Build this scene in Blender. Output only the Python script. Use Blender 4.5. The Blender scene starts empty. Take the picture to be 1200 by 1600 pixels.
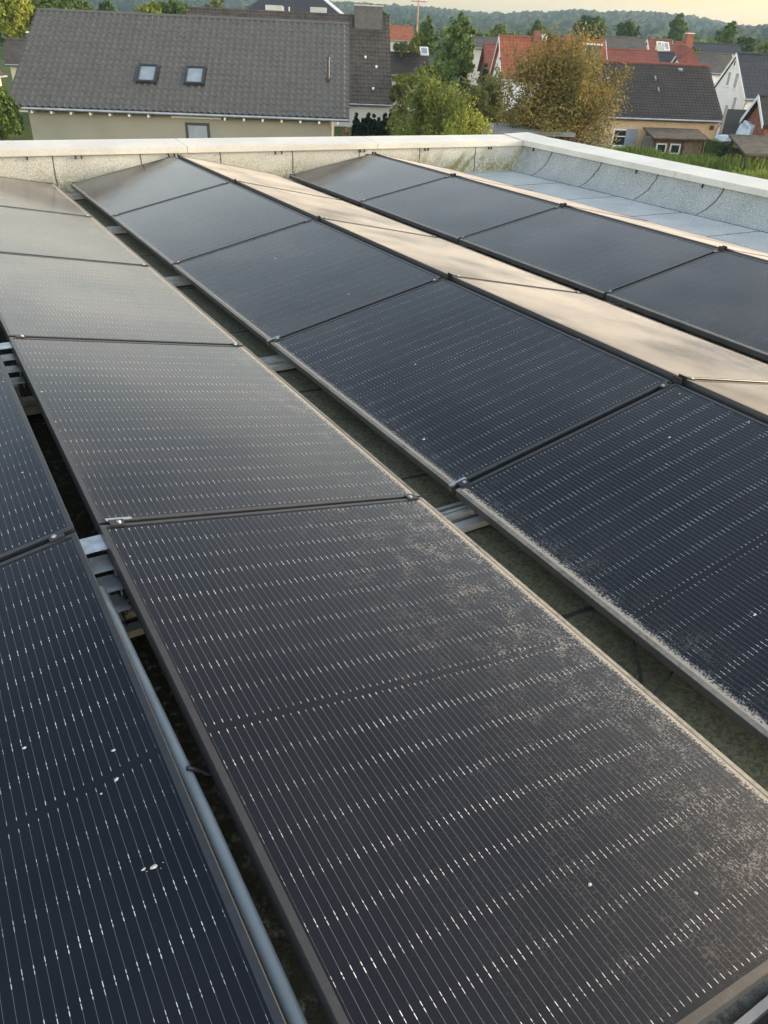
import bpy, bmesh, math, random
import numpy as np
from mathutils import Vector, Matrix, noise

R = math.radians
SC = bpy.context.scene
COL = SC.collection

# ------------------------------------------------------------------ camera, sky, sun, exposure
CAM = Vector((-1.36652, -8.94083, 1.42503))
ROT = (R(57.8232), R(-2.1938), R(-30.3624))
FPX = 1183.5
cd = bpy.data.cameras.new('camera')
cam = bpy.data.objects.new('camera', cd)
COL.objects.link(cam)
cam.location = CAM
cam.rotation_euler = ROT
cd.sensor_fit = 'VERTICAL'
cd.sensor_height = 36.0
cd.lens = FPX / 1600 * 36.0
cd.clip_start = 0.02
cd.clip_end = 12000
SC.camera = cam

SUN_AZ, SUN_EL = R(99), R(9)
VEIL = [(0.0, (1.5, 1.12, .45)), (.06, (1.5, 1.12, .45)), (.11, (2.6, 2.3, 1.8)), (.2, (4.4, 4.3, 3.9)), (.34, (1.1, 1.15, 1.2)), (.58, (.27, .33, .44)), (.84, (.5, .62, .8)), (1.0, (1.3, 1.35, 1.4))]
BACK_FILL = 5.0
w = bpy.data.worlds.new('World')
SC.world = w
w.use_nodes = True
nt = w.node_tree
bg = nt.nodes['Background']
sky = nt.nodes.new('ShaderNodeTexSky')
sky.sky_type = 'NISHITA'
sky.sun_disc = False
sky.sun_elevation = SUN_EL
sky.sun_rotation = SUN_AZ
sky.air_density = 1.0
sky.dust_density = 4.0
sky.ozone_density = 1.0
# thin high cloud veil, cream towards the horizon, over the clear sky
def wn(kind, **kw):
    x = nt.nodes.new(kind)
    for a_, b_ in kw.items(): setattr(x, a_, b_)
    return x
tc = wn('ShaderNodeTexCoord')
sp = wn('ShaderNodeSeparateXYZ'); nt.links.new(tc.outputs['Generated'], sp.inputs[0])
mp = wn('ShaderNodeMapping'); mp.inputs['Scale'].default_value = (1.2, 1.2, 5.0); nt.links.new(tc.outputs['Generated'], mp.inputs[0])
cn = wn('ShaderNodeTexNoise'); cn.inputs['Scale'].default_value = 2.0; cn.inputs['Detail'].default_value = 5; nt.links.new(mp.outputs[0], cn.inputs['Vector'])
ramp = wn('ShaderNodeValToRGB'); nt.links.new(sp.outputs[2], ramp.inputs[0])
el = ramp.color_ramp.elements
while len(el) < len(VEIL): el.new(.5)
for i_, (z_, c_) in enumerate(VEIL):
    el[i_].position = z_; el[i_].color = (*c_, 1)
r2 = wn('ShaderNodeMapRange'); nt.links.new(cn.outputs[0], r2.inputs[0])
for i_, v_ in enumerate((0.3, 0.7, 0.85, 1.15)): r2.inputs[i_ + 1].default_value = v_
# added fill: unseen sky behind the camera brightened to lift camera-facing surfaces
dp = wn('ShaderNodeVectorMath', operation='DOT_PRODUCT'); nt.links.new(tc.outputs['Generated'], dp.inputs[0]); dp.inputs[1].default_value = (-.5, -.866, 0)
r3 = wn('ShaderNodeMapRange', interpolation_type='SMOOTHSTEP'); nt.links.new(dp.outputs['Value'], r3.inputs[0])
for i_, v_ in enumerate((-0.25, 0.75, 1.0, BACK_FILL)): r3.inputs[i_ + 1].default_value = v_
mu = wn('ShaderNodeMath', operation='MULTIPLY'); nt.links.new(r2.outputs[0], mu.inputs[0]); nt.links.new(r3.outputs[0], mu.inputs[1])
veil = wn('ShaderNodeVectorMath', operation='SCALE'); nt.links.new(ramp.outputs[0], veil.inputs[0]); nt.links.new(mu.outputs[0], veil.inputs['Scale'])
ad = wn('ShaderNodeVectorMath', operation='ADD')
# evening haze reddens the lowest few degrees of sky
wr = wn('ShaderNodeValToRGB'); nt.links.new(sp.outputs[2], wr.inputs[0])
wr.color_ramp.elements[0].position = .05; wr.color_ramp.elements[0].color = (.92, .74, .42, 1)
wr.color_ramp.elements[1].position = .20; wr.color_ramp.elements[1].color = (1, 1, 1, 1)
wm = wn('ShaderNodeVectorMath', operation='MULTIPLY'); nt.links.new(sky.outputs[0], wm.inputs[0]); nt.links.new(wr.outputs[0], wm.inputs[1])
nt.links.new(wm.outputs[0], ad.inputs[0]); nt.links.new(veil.outputs[0], ad.inputs[1])
nt.links.new(ad.outputs[0], bg.inputs['Color'])
bg.inputs['Strength'].default_value = 0.05

sd = bpy.data.lights.new('sun', 'SUN')
sd.energy = 1.5
sd.angle = R(10)
sd.color = (1.0, 0.74, 0.46)
sun = bpy.data.objects.new('sun', sd)
COL.objects.link(sun)
sv = Vector((math.sin(SUN_AZ) * math.cos(SUN_EL), math.cos(SUN_AZ) * math.cos(SUN_EL), math.sin(SUN_EL)))
sun.rotation_euler = sv.to_track_quat('Z', 'Y').to_euler()
sun.location = (20, -10, 30)

SC.view_settings.view_transform = 'Standard'
SC.view_settings.look = 'None'
SC.view_settings.gamma = 1.0
SC.view_settings.exposure = 2.62
SC.cycles.max_bounces = 6
SC.cycles.transparent_max_bounces = 6
SC.cycles.volume_bounces = 0

# ------------------------------------------------------------------ points from directions
CM = cam.rotation_euler.to_matrix()
def ray(u, v):
    return CM @ Vector(((u - 600) / FPX, -(v - 800) / FPX, -1.0))
def U(u, v, dist):
    """point seen in direction (u, v) at a horizontal distance"""
    d = ray(u, v)
    return CAM + d * (dist / math.hypot(d.x, d.y))
def on_plane(u, v, p, n):
    d = ray(u, v)
    return CAM + d * ((p - CAM).dot(n) / d.dot(n))
GZ = -5.4      # ground level

# ------------------------------------------------------------------ object helpers
class MB:
    def __init__(s):
        s.v = []; s.f = []
    def add(s, vs, fs):
        o = len(s.v)
        s.v += [tuple(p) for p in vs]
        s.f += [tuple(i + o for i in f) for f in fs]
        return s
    def box(s, c, size, m=None):
        x, y, z = [a / 2 for a in size]
        vs = [Vector((sx * x, sy * y, sz * z)) for sx in (-1, 1) for sy in (-1, 1) for sz in (-1, 1)]
        if m is not None:
            vs = [m @ p for p in vs]
        c = Vector(c)
        vs = [p + c for p in vs]
        return s.add(vs, [(0, 1, 3, 2), (4, 6, 7, 5), (0, 4, 5, 1), (2, 3, 7, 6), (0, 2, 6, 4), (1, 5, 7, 3)])
    def span(s, lo, hi):
        lo, hi = Vector(lo), Vector(hi)
        return s.box((lo + hi) / 2, hi - lo)
    def tube(s, pts, r, n=8, r2=None):
        pts = [Vector(p) for p in pts]
        rings = []
        for i, p in enumerate(pts):
            t = (pts[min(i + 1, len(pts) - 1)] - pts[max(i - 1, 0)]).normalized()
            a = t.cross(Vector((0, 0, 1)))
            if a.length < 1e-3:
                a = t.cross(Vector((1, 0, 0)))
            a.normalize(); b = t.cross(a)
            rr = r if r2 is None else r + (r2 - r) * i / (len(pts) - 1)
            rings.append([p + (a * math.cos(k * 2 * math.pi / n) + b * math.sin(k * 2 * math.pi / n)) * rr for k in range(n)])
        vs = [p for ring in rings for p in ring]
        fs = []
        for i in range(len(pts) - 1):
            for k in range(n):
                fs.append((i * n + k, i * n + (k + 1) % n, (i + 1) * n + (k + 1) % n, (i + 1) * n + k))
        fs.append(tuple(range(n))[::-1]); fs.append(tuple((len(pts) - 1) * n + k for k in range(n)))
        return s.add(vs, fs)
    def build(s, name, m, parent=None, smooth=False, bevel=0.0):
        me = bpy.data.meshes.new(name)
        me.from_pydata(s.v, [], s.f)
        bm = bmesh.new(); bm.from_mesh(me)
        bmesh.ops.recalc_face_normals(bm, faces=bm.faces)
        if bevel:
            bmesh.ops.bevel(bm, geom=bm.edges[:], offset=bevel, segments=2, affect='EDGES', clamp_overlap=True)
        bm.to_mesh(me); bm.free()
        return link(name, me, m, parent, smooth)

def link(name, me, m, parent=None, smooth=False):
    if m is not None and not me.materials:
        me.materials.append(m)
    if smooth:
        me.polygons.foreach_set('use_smooth', [True] * len(me.polygons))
    o = bpy.data.objects.new(name, me)
    COL.objects.link(o)
    if parent is not None:
        o.parent = parent
    return o

def tag(o, label, cat, group=None):
    o['label'] = label; o['category'] = cat
    if group: o['group'] = group
    return o
def empty(name, label, cat, group=None, loc=(0, 0, 0), rz=0.0):
    o = bpy.data.objects.new(name, None)
    o.empty_display_size = 0.2
    COL.objects.link(o)
    o.location = loc; o.rotation_euler = (0, 0, rz)
    return tag(o, label, cat, group)
def copy_tree(o, parent=None):
    c = o.copy(); COL.objects.link(c)
    if parent is not None: c.parent = parent
    for ch in list(o.children):
        copy_tree(ch, c)
    return c
def struct(o, kind='structure'):
    o['kind'] = kind
    return o

# ------------------------------------------------------------------ material helpers
class NT:
    def __init__(s, name):
        s.m = bpy.data.materials.new(name)
        s.m.use_nodes = True
        s.t = s.m.node_tree
        s.p = s.t.nodes['Principled BSDF']
        s.out = s.t.nodes['Material Output']
    def n(s, kind, **kw):
        x = s.t.nodes.new(kind)
        for k, v in kw.items():
            setattr(x, k, v)
        return x
    def put(s, sock, v):
        if isinstance(v, (int, float)):
            sock.default_value = v
        elif isinstance(v, (tuple, list)):
            sock.default_value = (*v, 1.0)[:len(sock.default_value)] if len(v) == 3 and len(sock.default_value) == 4 else v
        else:
            s.t.links.new(v, sock)
    def math(s, op, a, b=0.0, c=0.0, clamp=False):
        x = s.n('ShaderNodeMath', operation=op, use_clamp=clamp)
        s.put(x.inputs[0], a); s.put(x.inputs[1], b); s.put(x.inputs[2], c)
        return x.outputs[0]
    def mix(s, f, a, b):
        x = s.n('ShaderNodeMix', data_type='RGBA')
        s.put(x.inputs[0], f); s.put(x.inputs[6], a); s.put(x.inputs[7], b)
        return x.outputs[2]
    def lerp(s, f, a, b):
        x = s.n('ShaderNodeMix', data_type='FLOAT')
        s.put(x.inputs[0], f); s.put(x.inputs[2], a); s.put(x.inputs[3], b)
        return x.outputs[0]
    def step(s, v, lo, hi, a=0.0, b=1.0):
        x = s.n('ShaderNodeMapRange', interpolation_type='SMOOTHSTEP')
        s.put(x.inputs[0], v)
        for i, q in enumerate((lo, hi, a, b)): s.put(x.inputs[i + 1], q)
        return x.outputs[0]
    def coord(s, which='Object'):
        return s.n('ShaderNodeTexCoord').outputs[which]
    def pos(s):
        return s.n('ShaderNodeNewGeometry').outputs['Position']
    def sep(s, v):
        x = s.n('ShaderNodeSeparateXYZ'); s.put(x.inputs[0], v)
        return x.outputs
    def comb(s, a, b, c):
        x = s.n('ShaderNodeCombineXYZ')
        for i, q in enumerate((a, b, c)): s.put(x.inputs[i], q)
        return x.outputs[0]
    def noise(s, vec, scale, detail=3.0, rough=0.55, dist=0.0, out=0):
        x = s.n('ShaderNodeTexNoise')
        s.put(x.inputs['Vector'], vec)
        x.inputs['Scale'].default_value = scale; x.inputs['Detail'].default_value = detail
        x.inputs['Roughness'].default_value = rough; x.inputs['Distortion'].default_value = dist
        return x.outputs[out]
    def white(s, vec):
        x = s.n('ShaderNodeTexWhiteNoise', noise_dimensions='3D'); s.put(x.inputs['Vector'], vec)
        return x.outputs['Value']
    def voro(s, vec, scale, out='Distance', feature='F1'):
        x = s.n('ShaderNodeTexVoronoi', feature=feature)
        s.put(x.inputs['Vector'], vec); x.inputs['Scale'].default_value = scale
        return x.outputs[out]
    def attr(s, name):
        x = s.n('ShaderNodeAttribute', attribute_type='OBJECT', attribute_name=name)
        return x.outputs['Fac']
    def rand(s):
        return s.n('ShaderNodeObjectInfo').outputs['Random']
    def bump(s, h, strength=0.3, dist=0.01):
        x = s.n('ShaderNodeBump'); s.put(x.inputs['Height'], h)
        x.inputs['Strength'].default_value = strength; x.inputs['Distance'].default_value = dist
        s.t.links.new(x.outputs[0], s.p.inputs['Normal'])
    def set(s, **kw):
        for k, v in kw.items():
            s.put(s.p.inputs[k.replace('_', ' ')], v)
        return s

def plain(name, col, rough=0.65, amt=0.25, scale=4.0, metallic=0.0, bump=0.0, spec=0.5, fine=0.0, world=False):
    k = NT(name)
    c = k.pos() if world else k.coord()
    f = k.noise(c, scale, 5)
    a = tuple(x * (1 - amt) for x in col); b = tuple(min(1, x * (1 + amt)) for x in col)
    cc = k.mix(k.step(f, .3, .7), a, b)
    if fine:
        g = k.noise(c, scale * 12, 2)
        cc = k.mix(k.math('MULTIPLY', k.step(g, .35, .7), fine), cc, tuple(x * .45 for x in col))
    k.set(Base_Color=cc, Roughness=rough, Metallic=metallic, Specular_IOR_Level=spec)
    if bump: k.bump(k.noise(c, scale * 8, 4), bump, .02)
    return k.m

# ---- solar panel
PW, PL = 1.134, 1.722
def mat_glass():
    k = NT('panel_glass')
    c = k.coord()
    x, y, z = k.sep(c)
    seed = k.math('MULTIPLY', k.rand(), 57.0)
    hx, hy = PW / 2, PL / 2
    sp = 0.0182
    # collector wires along the panel
    fx = k.math('ADD', k.math('DIVIDE', x, sp), 100.5)
    cellx = k.math('FLOOR', fx)
    dx = k.math('MULTIPLY', k.math('ABSOLUTE', k.math('SUBTRACT', k.math('FRACT', fx), 0.5)), sp)
    inx = k.math('LESS_THAN', k.math('ABSOLUTE', x), hx - 0.021)
    # half cells: nine each side of the middle gap
    ay = k.math('SUBTRACT', k.math('ABSOLUTE', y), 0.009)
    iny = k.math('MULTIPLY', k.math('GREATER_THAN', ay, 0.0), k.math('LESS_THAN', ay, 0.826))
    fy = k.math('DIVIDE', ay, 0.0918)
    celly = k.math('MULTIPLY', k.math('FLOOR', fy), k.math('SIGN', y))
    ey = k.math('MULTIPLY', k.math('SUBTRACT', 0.5, k.math('ABSOLUTE', k.math('SUBTRACT', k.math('FRACT', fy), 0.5))), 0.0918)
    rnd = k.white(k.comb(cellx, celly, seed))
    rnd2 = k.white(k.comb(cellx, k.math('ADD', celly, 31.0), seed))
    gl0 = k.math('MULTIPLY', k.math('GREATER_THAN', ey, 0.0016), k.math('LESS_THAN', ey, k.math('ADD', 0.0055, k.math('MULTIPLY', rnd2, .0065))))
    glint = k.math('MULTIPLY', gl0, k.math('ADD', k.math('MULTIPLY', k.step(k.noise(k.comb(x, y, seed), 3.0, 3), .30, .65), .5), k.math('ADD', .2, k.math('MULTIPLY', rnd, .3))))  # sky glints painted into the wire colour as dashes at cell edges
    halfw = k.math('ADD', 0.00033, k.math('MULTIPLY', glint, 0.00034))
    wire = k.math('MULTIPLY', k.math('MULTIPLY', k.math('LESS_THAN', dx, halfw), k.math('MULTIPLY', inx, iny)), k.attr('wire_strength'))
    # cells
    nlow = k.noise(c, 1.6, 3)
    cell = k.mix(k.math('ADD', k.math('MULTIPLY', nlow, .7), k.math('MULTIPLY', k.white(k.comb(k.math('FLOOR', k.math('DIVIDE', fx, 10.0)), celly, seed)), .25)), (0.0022, 0.0026, 0.0045), (0.0045, 0.0055, 0.0095))
    gapm = k.math('MULTIPLY', k.math('GREATER_THAN', ay, 0.0), k.math('LESS_THAN', ey, 0.0012))
    cell = k.mix(k.math('MULTIPLY', k.math('MAXIMUM', gapm, k.math('LESS_THAN', ay, 0.0)), .7), cell, (0.004, 0.004, 0.006))
    wc = k.mix(glint, (0.13, 0.135, 0.145), (0.80, 0.80, 0.82))
    col = k.mix(wire, cell, wc)
    # dust: a thin film everywhere, thick along the low edge, drifting upslope in patches
    e = k.math('ADD', x, hx - 0.011)
    dw, da, film = k.attr('dust_width'), k.attr('dust_amount'), k.attr('dust_film')
    sv_ = k.comb(x, y, seed)
    edge_n = k.noise(sv_, 5.0, 4, .6)
    fine = k.noise(sv_, 165.0, 2, .7)
    mid = k.noise(sv_, 22.0, 6, .7)
    dwn = k.math('MULTIPLY', dw, k.math('ADD', .25, k.math('MULTIPLY', edge_n, 1.5)))
    dens = k.math('EXPONENT', k.math('MULTIPLY', -1.0, k.math('DIVIDE', e, dwn)))
    sol = k.math('EXPONENT', k.math('MULTIPLY', -1.0, k.math('DIVIDE', e, k.attr('dust_edge'))))
    clump = k.noise(k.comb(k.math('MULTIPLY', x, 1.6), y, seed), 7.0, 5, .65)
    patch = k.math('MULTIPLY', k.math('MULTIPLY', dens, k.step(clump, .36, .66, .15, 1.15)), k.step(k.math('ADD', k.math('MULTIPLY', mid, .45), k.math('MULTIPLY', fine, .75)), 0.585, .74))
    solid = k.math('MULTIPLY', 1.0, k.step(k.math('ADD', k.math('MULTIPLY', sol, 1.6), k.math('MULTIPLY', k.math('SUBTRACT', fine, .5), 1.6)), .55, 1.1))
    speck = k.step(k.voro(sv_, 85.0), .10, .05)
    speck = k.math('MULTIPLY', speck, k.math('GREATER_THAN', k.voro(sv_, 85.0, 'Color'), .80))
    d1 = k.math('MAXIMUM', k.math('MULTIPLY', solid, k.math('MINIMUM', k.math('MULTIPLY', da, 1.5), .95)), k.math('MULTIPLY', da, k.math('MULTIPLY', patch, .8)), clamp=True)
    tau = k.math('MULTIPLY', film, k.math('ADD', .25, k.math('MULTIPLY', k.step(k.noise(sv_, 1.6, 3, .5), .25, .75), 1.5)))
    # optical depth of the film grows with the slant of the view, as for any thin layer of dust
    gm = k.n('ShaderNodeNewGeometry'); dt = k.n('ShaderNodeVectorMath', operation='DOT_PRODUCT')
    k.t.links.new(gm.outputs['Incoming'], dt.inputs[0]); k.t.links.new(gm.outputs['Normal'], dt.inputs[1])
    cosv = k.math('MAXIMUM', k.math('ABSOLUTE', dt.outputs['Value']), .03)
    d2 = k.math('SUBTRACT', 1.0, k.math('EXPONENT', k.math('MULTIPLY', -1.0, k.math('DIVIDE', tau, cosv))))
    d3 = k.math('MULTIPLY', k.math('MULTIPLY', speck, .30), k.math('ADD', .06, dens))
    dust = k.math('MAXIMUM', k.math('ADD', d1, d2), d3, clamp=True)
    dcol = k.mix(solid, k.mix(k.math('MULTIPLY', k.math('ADD', k.noise(sv_, 30.0, 3), k.step(k.noise(sv_, 1.3, 3), .35, .65)), .6, clamp=True), (0.36, 0.345, 0.32), (0.56, 0.52, 0.455)), (0.50, 0.42, 0.32))
    k.set(Base_Color=col, Roughness=k.math('ADD', 0.14, k.math('MULTIPLY', k.noise(sv_, 6.0, 4), .08)), IOR=1.41, Specular_IOR_Level=.5)
    dif = k.n('ShaderNodeBsdfDiffuse'); k.put(dif.inputs['Color'], dcol)
    ms = k.n('ShaderNodeMixShader'); k.put(ms.inputs[0], dust)
    k.t.links.new(k.p.outputs[0], ms.inputs[1]); k.t.links.new(dif.outputs[0], ms.inputs[2])
    k.t.links.new(ms.outputs[0], k.out.inputs['Surface'])
    return k.m
def mat_frame():
    k = NT('panel_frame')
    c = k.coord(); x, y, z = k.sep(c)
    n = k.noise(c, 60.0, 5, .7); n2 = k.noise(c, 7.0, 3)
    low = k.step(x, -PW / 2 + .03, -PW / 2 + .012)
    up = k.step(z, -.006, -.001, .16, .8)
    f = k.math('MULTIPLY', k.math('MULTIPLY', k.math('MULTIPLY', low, up), k.attr('dust_amount')), k.step(k.math('ADD', k.math('MULTIPLY', n, .6), k.math('MULTIPLY', n2, .5)), .38, .62, .35, .95))
    f = k.math('MAXIMUM', f, k.math('MULTIPLY', k.step(n, .45, .8), .05))
    col = k.mix(f, (0.050, 0.051, 0.054), (0.50, 0.43, 0.33))
    k.set(Base_Color=col, Roughness=k.lerp(f, .34, .9), Metallic=k.lerp(f, .5, 0.0))
    return k.m
M = {}
M['glass'] = mat_glass()
M['frame'] = mat_frame()
M['black_metal'] = plain('black_metal', (0.02, 0.02, 0.022), .4, .3, 20)
M['steel'] = plain('bright_steel', (0.62, 0.62, 0.61), .34, .15, 40, metallic=1.0)
M['zinc'] = plain('galvanised_sheet', (0.55, 0.57, 0.58), .42, .2, 25, metallic=.85)
M['alu'] = plain('aluminium_profile', (0.50, 0.50, 0.47), .42, .15, 14, metallic=.35, fine=.2)
M['pipe'] = plain('grey_plastic_pipe', (0.19, 0.22, 0.235), .35, .1, 6)
M['cable'] = plain('black_cable_sheath', (0.012, 0.012, 0.012), .5, .1, 20)
M['dropping'] = plain('bird_lime', (0.46, 0.445, 0.41), .85, .35, 90)

def mat_roofing(name, upturn=False, far=False):
    k = NT(name)
    p = k.pos(); x, y, z = k.sep(p)
    gran = k.noise(p, 120.0, 3, .75); blot = k.noise(p, 2.2, 5, .6); md = k.noise(p, 28.0, 4, .65)
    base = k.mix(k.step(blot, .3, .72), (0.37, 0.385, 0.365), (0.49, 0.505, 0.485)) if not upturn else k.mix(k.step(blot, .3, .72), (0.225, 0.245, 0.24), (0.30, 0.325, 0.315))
    if far: base = k.mix(k.step(blot, .3, .72), (0.40, 0.39, 0.34), (0.50, 0.49, 0.43))
    base = k.mix(k.step(gran, .5, .72), base, (0.62, 0.65, 0.65))
    base = k.mix(k.step(gran, .48, .34), base, (0.13, 0.14, 0.14))
    # seams in the membrane
    wob = k.math('MULTIPLY', k.math('SUBTRACT', k.noise(p, 9.0, 3), .5), .05)
    def line(coord, period, off, wd):
        f = k.math('FRACT', k.math('ADD', k.math('DIVIDE', coord, period), off))
        d = k.math('MULTIPLY', k.math('ABSOLUTE', k.math('SUBTRACT', f, .5)), period)
        return k.step(d, wd, wd * .35)
    if far:
        seam = line(k.math('ADD', x, k.math('MULTIPLY', wob, .6)), .9, .45, .012)
        low = k.step(k.math('ADD', z, k.math('MULTIPLY', k.math('SUBTRACT', k.noise(p, 3.5, 4), .5), .45)), .20, -.08)
        moss = k.math('MULTIPLY', low, k.step(md, .35, .6))
        base = k.mix(k.math('MULTIPLY', moss, .75), base, (0.19, 0.175, 0.065))
        run = k.noise(k.comb(k.math('ADD', x, k.math('MULTIPLY', z, -.8)), k.math('MULTIPLY', z, .6), 0.0), 2.6, 4)
        m3 = k.math('MULTIPLY', k.math('MULTIPLY', k.step(x, 4.2, 5.0), k.step(run, .47, .60)), k.step(z, .22, .05))
        base = k.mix(k.math('MULTIPLY', m3, k.step(md, .25, .5, .4, .85)), base, (0.15, 0.145, 0.04))
    elif upturn:
        zz = k.math('MULTIPLY', k.math('POWER', k.math('MAXIMUM', k.math('SUBTRACT', .25, z), 0.0), 2.0), -1.1)
        seam = line(k.math('ADD', k.math('ADD', y, zz), wob), .93, .03, .0135)
        moss = k.math('MULTIPLY', k.step(y, -.45, .12), k.step(md, .4, .65))
        base = k.mix(k.math('MULTIPLY', moss, .5), base, (0.14, 0.14, 0.07))
    else:
        s1 = line(k.math('ADD', k.math('ADD', y, k.math('MULTIPLY', x, .06)), wob), 1.0, .13, .016)
        s2 = line(k.math('ADD', x, wob), 7.0, .6386, .026)
        seam = k.math('MAXIMUM', s1, s2)
        streak = k.noise(k.comb(k.math('MULTIPLY', x, .8), k.math('MULTIPLY', y, 7.0), 0.0), 2.0, 4)
        base = k.mix(k.math('MULTIPLY', k.step(streak, .55, .7), .35), base, (0.44, 0.46, 0.46))
        # moss and silt growing along the drip line under the low panel edges
        g = k.math('ADD', k.math('ABSOLUTE', k.math('SUBTRACT', x, .23)), k.math('MULTIPLY', k.math('SUBTRACT', k.noise(p, 6.0, 4), .5), .22))
        m1 = k.math('MULTIPLY', k.step(g, .26, .10), k.step(gran, .26, .52))
        base = k.mix(k.math('MULTIPLY', m1, .85), base, (0.15, 0.138, 0.040))
        gap_shade = k.step(k.math('ABSOLUTE', k.math('ADD', x, 1.2)), .75, .35)  # deep shade of the left ridge gap painted into the floor colour
        base = k.mix(k.math('MULTIPLY', gap_shade, k.step(md, .15, .5)), base, (0.035, 0.036, 0.022))
        m2 = k.math('MULTIPLY', k.step(k.noise(p, 1.7, 5), .52, .66), k.math('LESS_THAN', x, 4.0))
        base = k.mix(k.math('MULTIPLY', m2, .4), base, (0.07, 0.075, 0.035))
        mott = k.math('MULTIPLY', k.step(k.noise(p, 60.0, 5, .85), .47, .55), k.step(x, 2.2, 1.2))
        base = k.mix(k.math('MULTIPLY', mott, .65), base, (0.06, 0.063, 0.048))
    base = k.mix(k.math('MULTIPLY', seam, .85), base, (0.035, 0.037, 0.04))
    k.set(Base_Color=base, Roughness=.92, Specular_IOR_Level=.2)
    k.bump(k.math('ADD', gran, k.math('MULTIPLY', md, .8)), .6, .006)
    return k.m
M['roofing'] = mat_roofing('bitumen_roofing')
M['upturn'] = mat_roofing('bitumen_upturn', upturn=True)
M['far_upturn'] = mat_roofing('bitumen_far_upturn', far=True)
M['coping'] = plain('pale_coated_metal', (0.53, 0.515, 0.465), .32, .09, 2.2, fine=.14, world=True)
M['render_grey'] = plain('render_grey', (0.36, 0.34, 0.30), .85, .05, 2)

# ------------------------------------------------------------------ the flat roof and its parapets
ROOF_Z = -0.14
RX, FY = 6.25, 0.14
bld = empty('flat_roofed_building', 'flat roofed building with pale metal coping carrying the solar panels', 'building', loc=(0, -6, GZ))
def roofz(x): return ROOF_Z + .0057 * x
def kid(o, parent):      # keep world placement under an Empty that only has a location
    o.parent = parent
    o.location = o.location - parent.location
    return o
mb = MB()
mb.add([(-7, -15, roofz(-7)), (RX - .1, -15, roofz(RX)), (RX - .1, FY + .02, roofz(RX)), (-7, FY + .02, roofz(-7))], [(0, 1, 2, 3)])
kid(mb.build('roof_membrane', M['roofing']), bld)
mb = MB()
mb.span((-7, -15, GZ), (RX + .35, FY + .46, ROOF_Z - .12))
kid(mb.build('wall', M['render_grey']), bld)
def fzb(x): return .250 - .0085 * x          # underside of the coping, far side
def rzb(y): return .203 + .0075 * y          # right side
# far parapet: nearly upright membrane face with a small cant
mb = MB()
N = 90
vs = []; prof = [(0.0, -.05), (.022, -.022), (.03, .02), (.034, .12), (.036, .5)]
for i in range(N + 1):
    x = -7 + (RX + .12 + 7) * i / N
    for (dy, t) in prof:
        z0 = roofz(x)
        z = z0 + t if t < .2 else fzb(x) + .03
        if .1 < t < .2: z = z0 + .16
        vs.append((x, FY - .036 + dy + .006 * noise.noise((x * 2.3, t * 5, 0)), z))
fs = []
n = len(prof)
for i in range(N):
    for j in range(n - 1):
        fs.append((i * n + j, (i + 1) * n + j, (i + 1) * n + j + 1, i * n + j + 1))
mb.add(vs, fs)
kid(mb.build('parapet_face', M['far_upturn'], smooth=True), bld)
# right parapet: membrane sweeping up in a soft concave curve
mb = MB(); vs = []; fs = []
N = 160; K = 10
for i in range(N + 1):
    y = FY - 15.0 * i / N
    for j in range(K + 1):
        s = j / K
        a = s * math.pi / 2
        xx = RX - .20 + .20 * math.sin(a * .98)
        zt = rzb(y) + .03 - roofz(RX) + .004
        zz = roofz(RX) - .004 + zt * (1 - math.cos(a)) ** .85
        b = .014 * noise.noise((y * 2.1, s * 2, 3)) * math.sin(math.pi * s)
        vs.append((xx + b, y, zz))
n = K + 1
for i in range(N):
    for j in range(K):
        fs.append((i * n + j, (i + 1) * n + j, (i + 1) * n + j + 1, i * n + j + 1))
mb.add(vs, fs)
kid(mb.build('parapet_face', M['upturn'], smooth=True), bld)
# cores behind the membranes
# copings: folded sheet, top leaning gently inward, in lengths with narrow joints
CW, FA = .42, .066
def coping_far(x0, x1):
    m = MB()
    def s(x, e=0.0):
        z = fzb(x)
        y0 = FY - .03
        return [(x, y0 + .012, z), (x, y0, z), (x, y0, z + FA), (x, y0 + CW, z + FA + .035), (x, y0 + CW, z - .05), (x, y0 + CW - .012, z - .05), (x, y0 + CW - .012, z + FA + .02), (x, y0 + .012, z + FA - .014)]
    a, b = s(x0), s(x1)
    q = len(a)
    m.add(a + b, [(i, (i + 1) % q, (i + 1) % q + q, i + q) for i in range(q)] + [tuple(range(q)), tuple(range(q, 2 * q))])
    return m
def coping_right(y0, y1):
    m = MB()
    def s(y):
        z = rzb(y); x0 = RX - .03
        return [(x0 + .012, y, z), (x0, y, z), (x0, y, z + FA), (x0 + CW, y, z + FA + .035), (x0 + CW, y, z - .05), (x0 + CW - .012, y, z - .05), (x0 + CW - .012, y, z + FA + .02), (x0 + .012, y, z + FA - .014)]
    a, b = s(y0), s(y1); q = len(a)
    m.add(a + b, [(i, (i + 1) % q, (i + 1) % q + q, i + q) for i in range(q)] + [tuple(range(q)), tuple(range(q, 2 * q))])
    return m
xs = [-7, -3.6, -.6, 1.46, 3.9, RX - .03]
for a, b in zip(xs[:-1], xs[1:]):
    kid(coping_far(a + .002, b - .002).build('coping', M['coping'], bevel=.003), bld)
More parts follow.
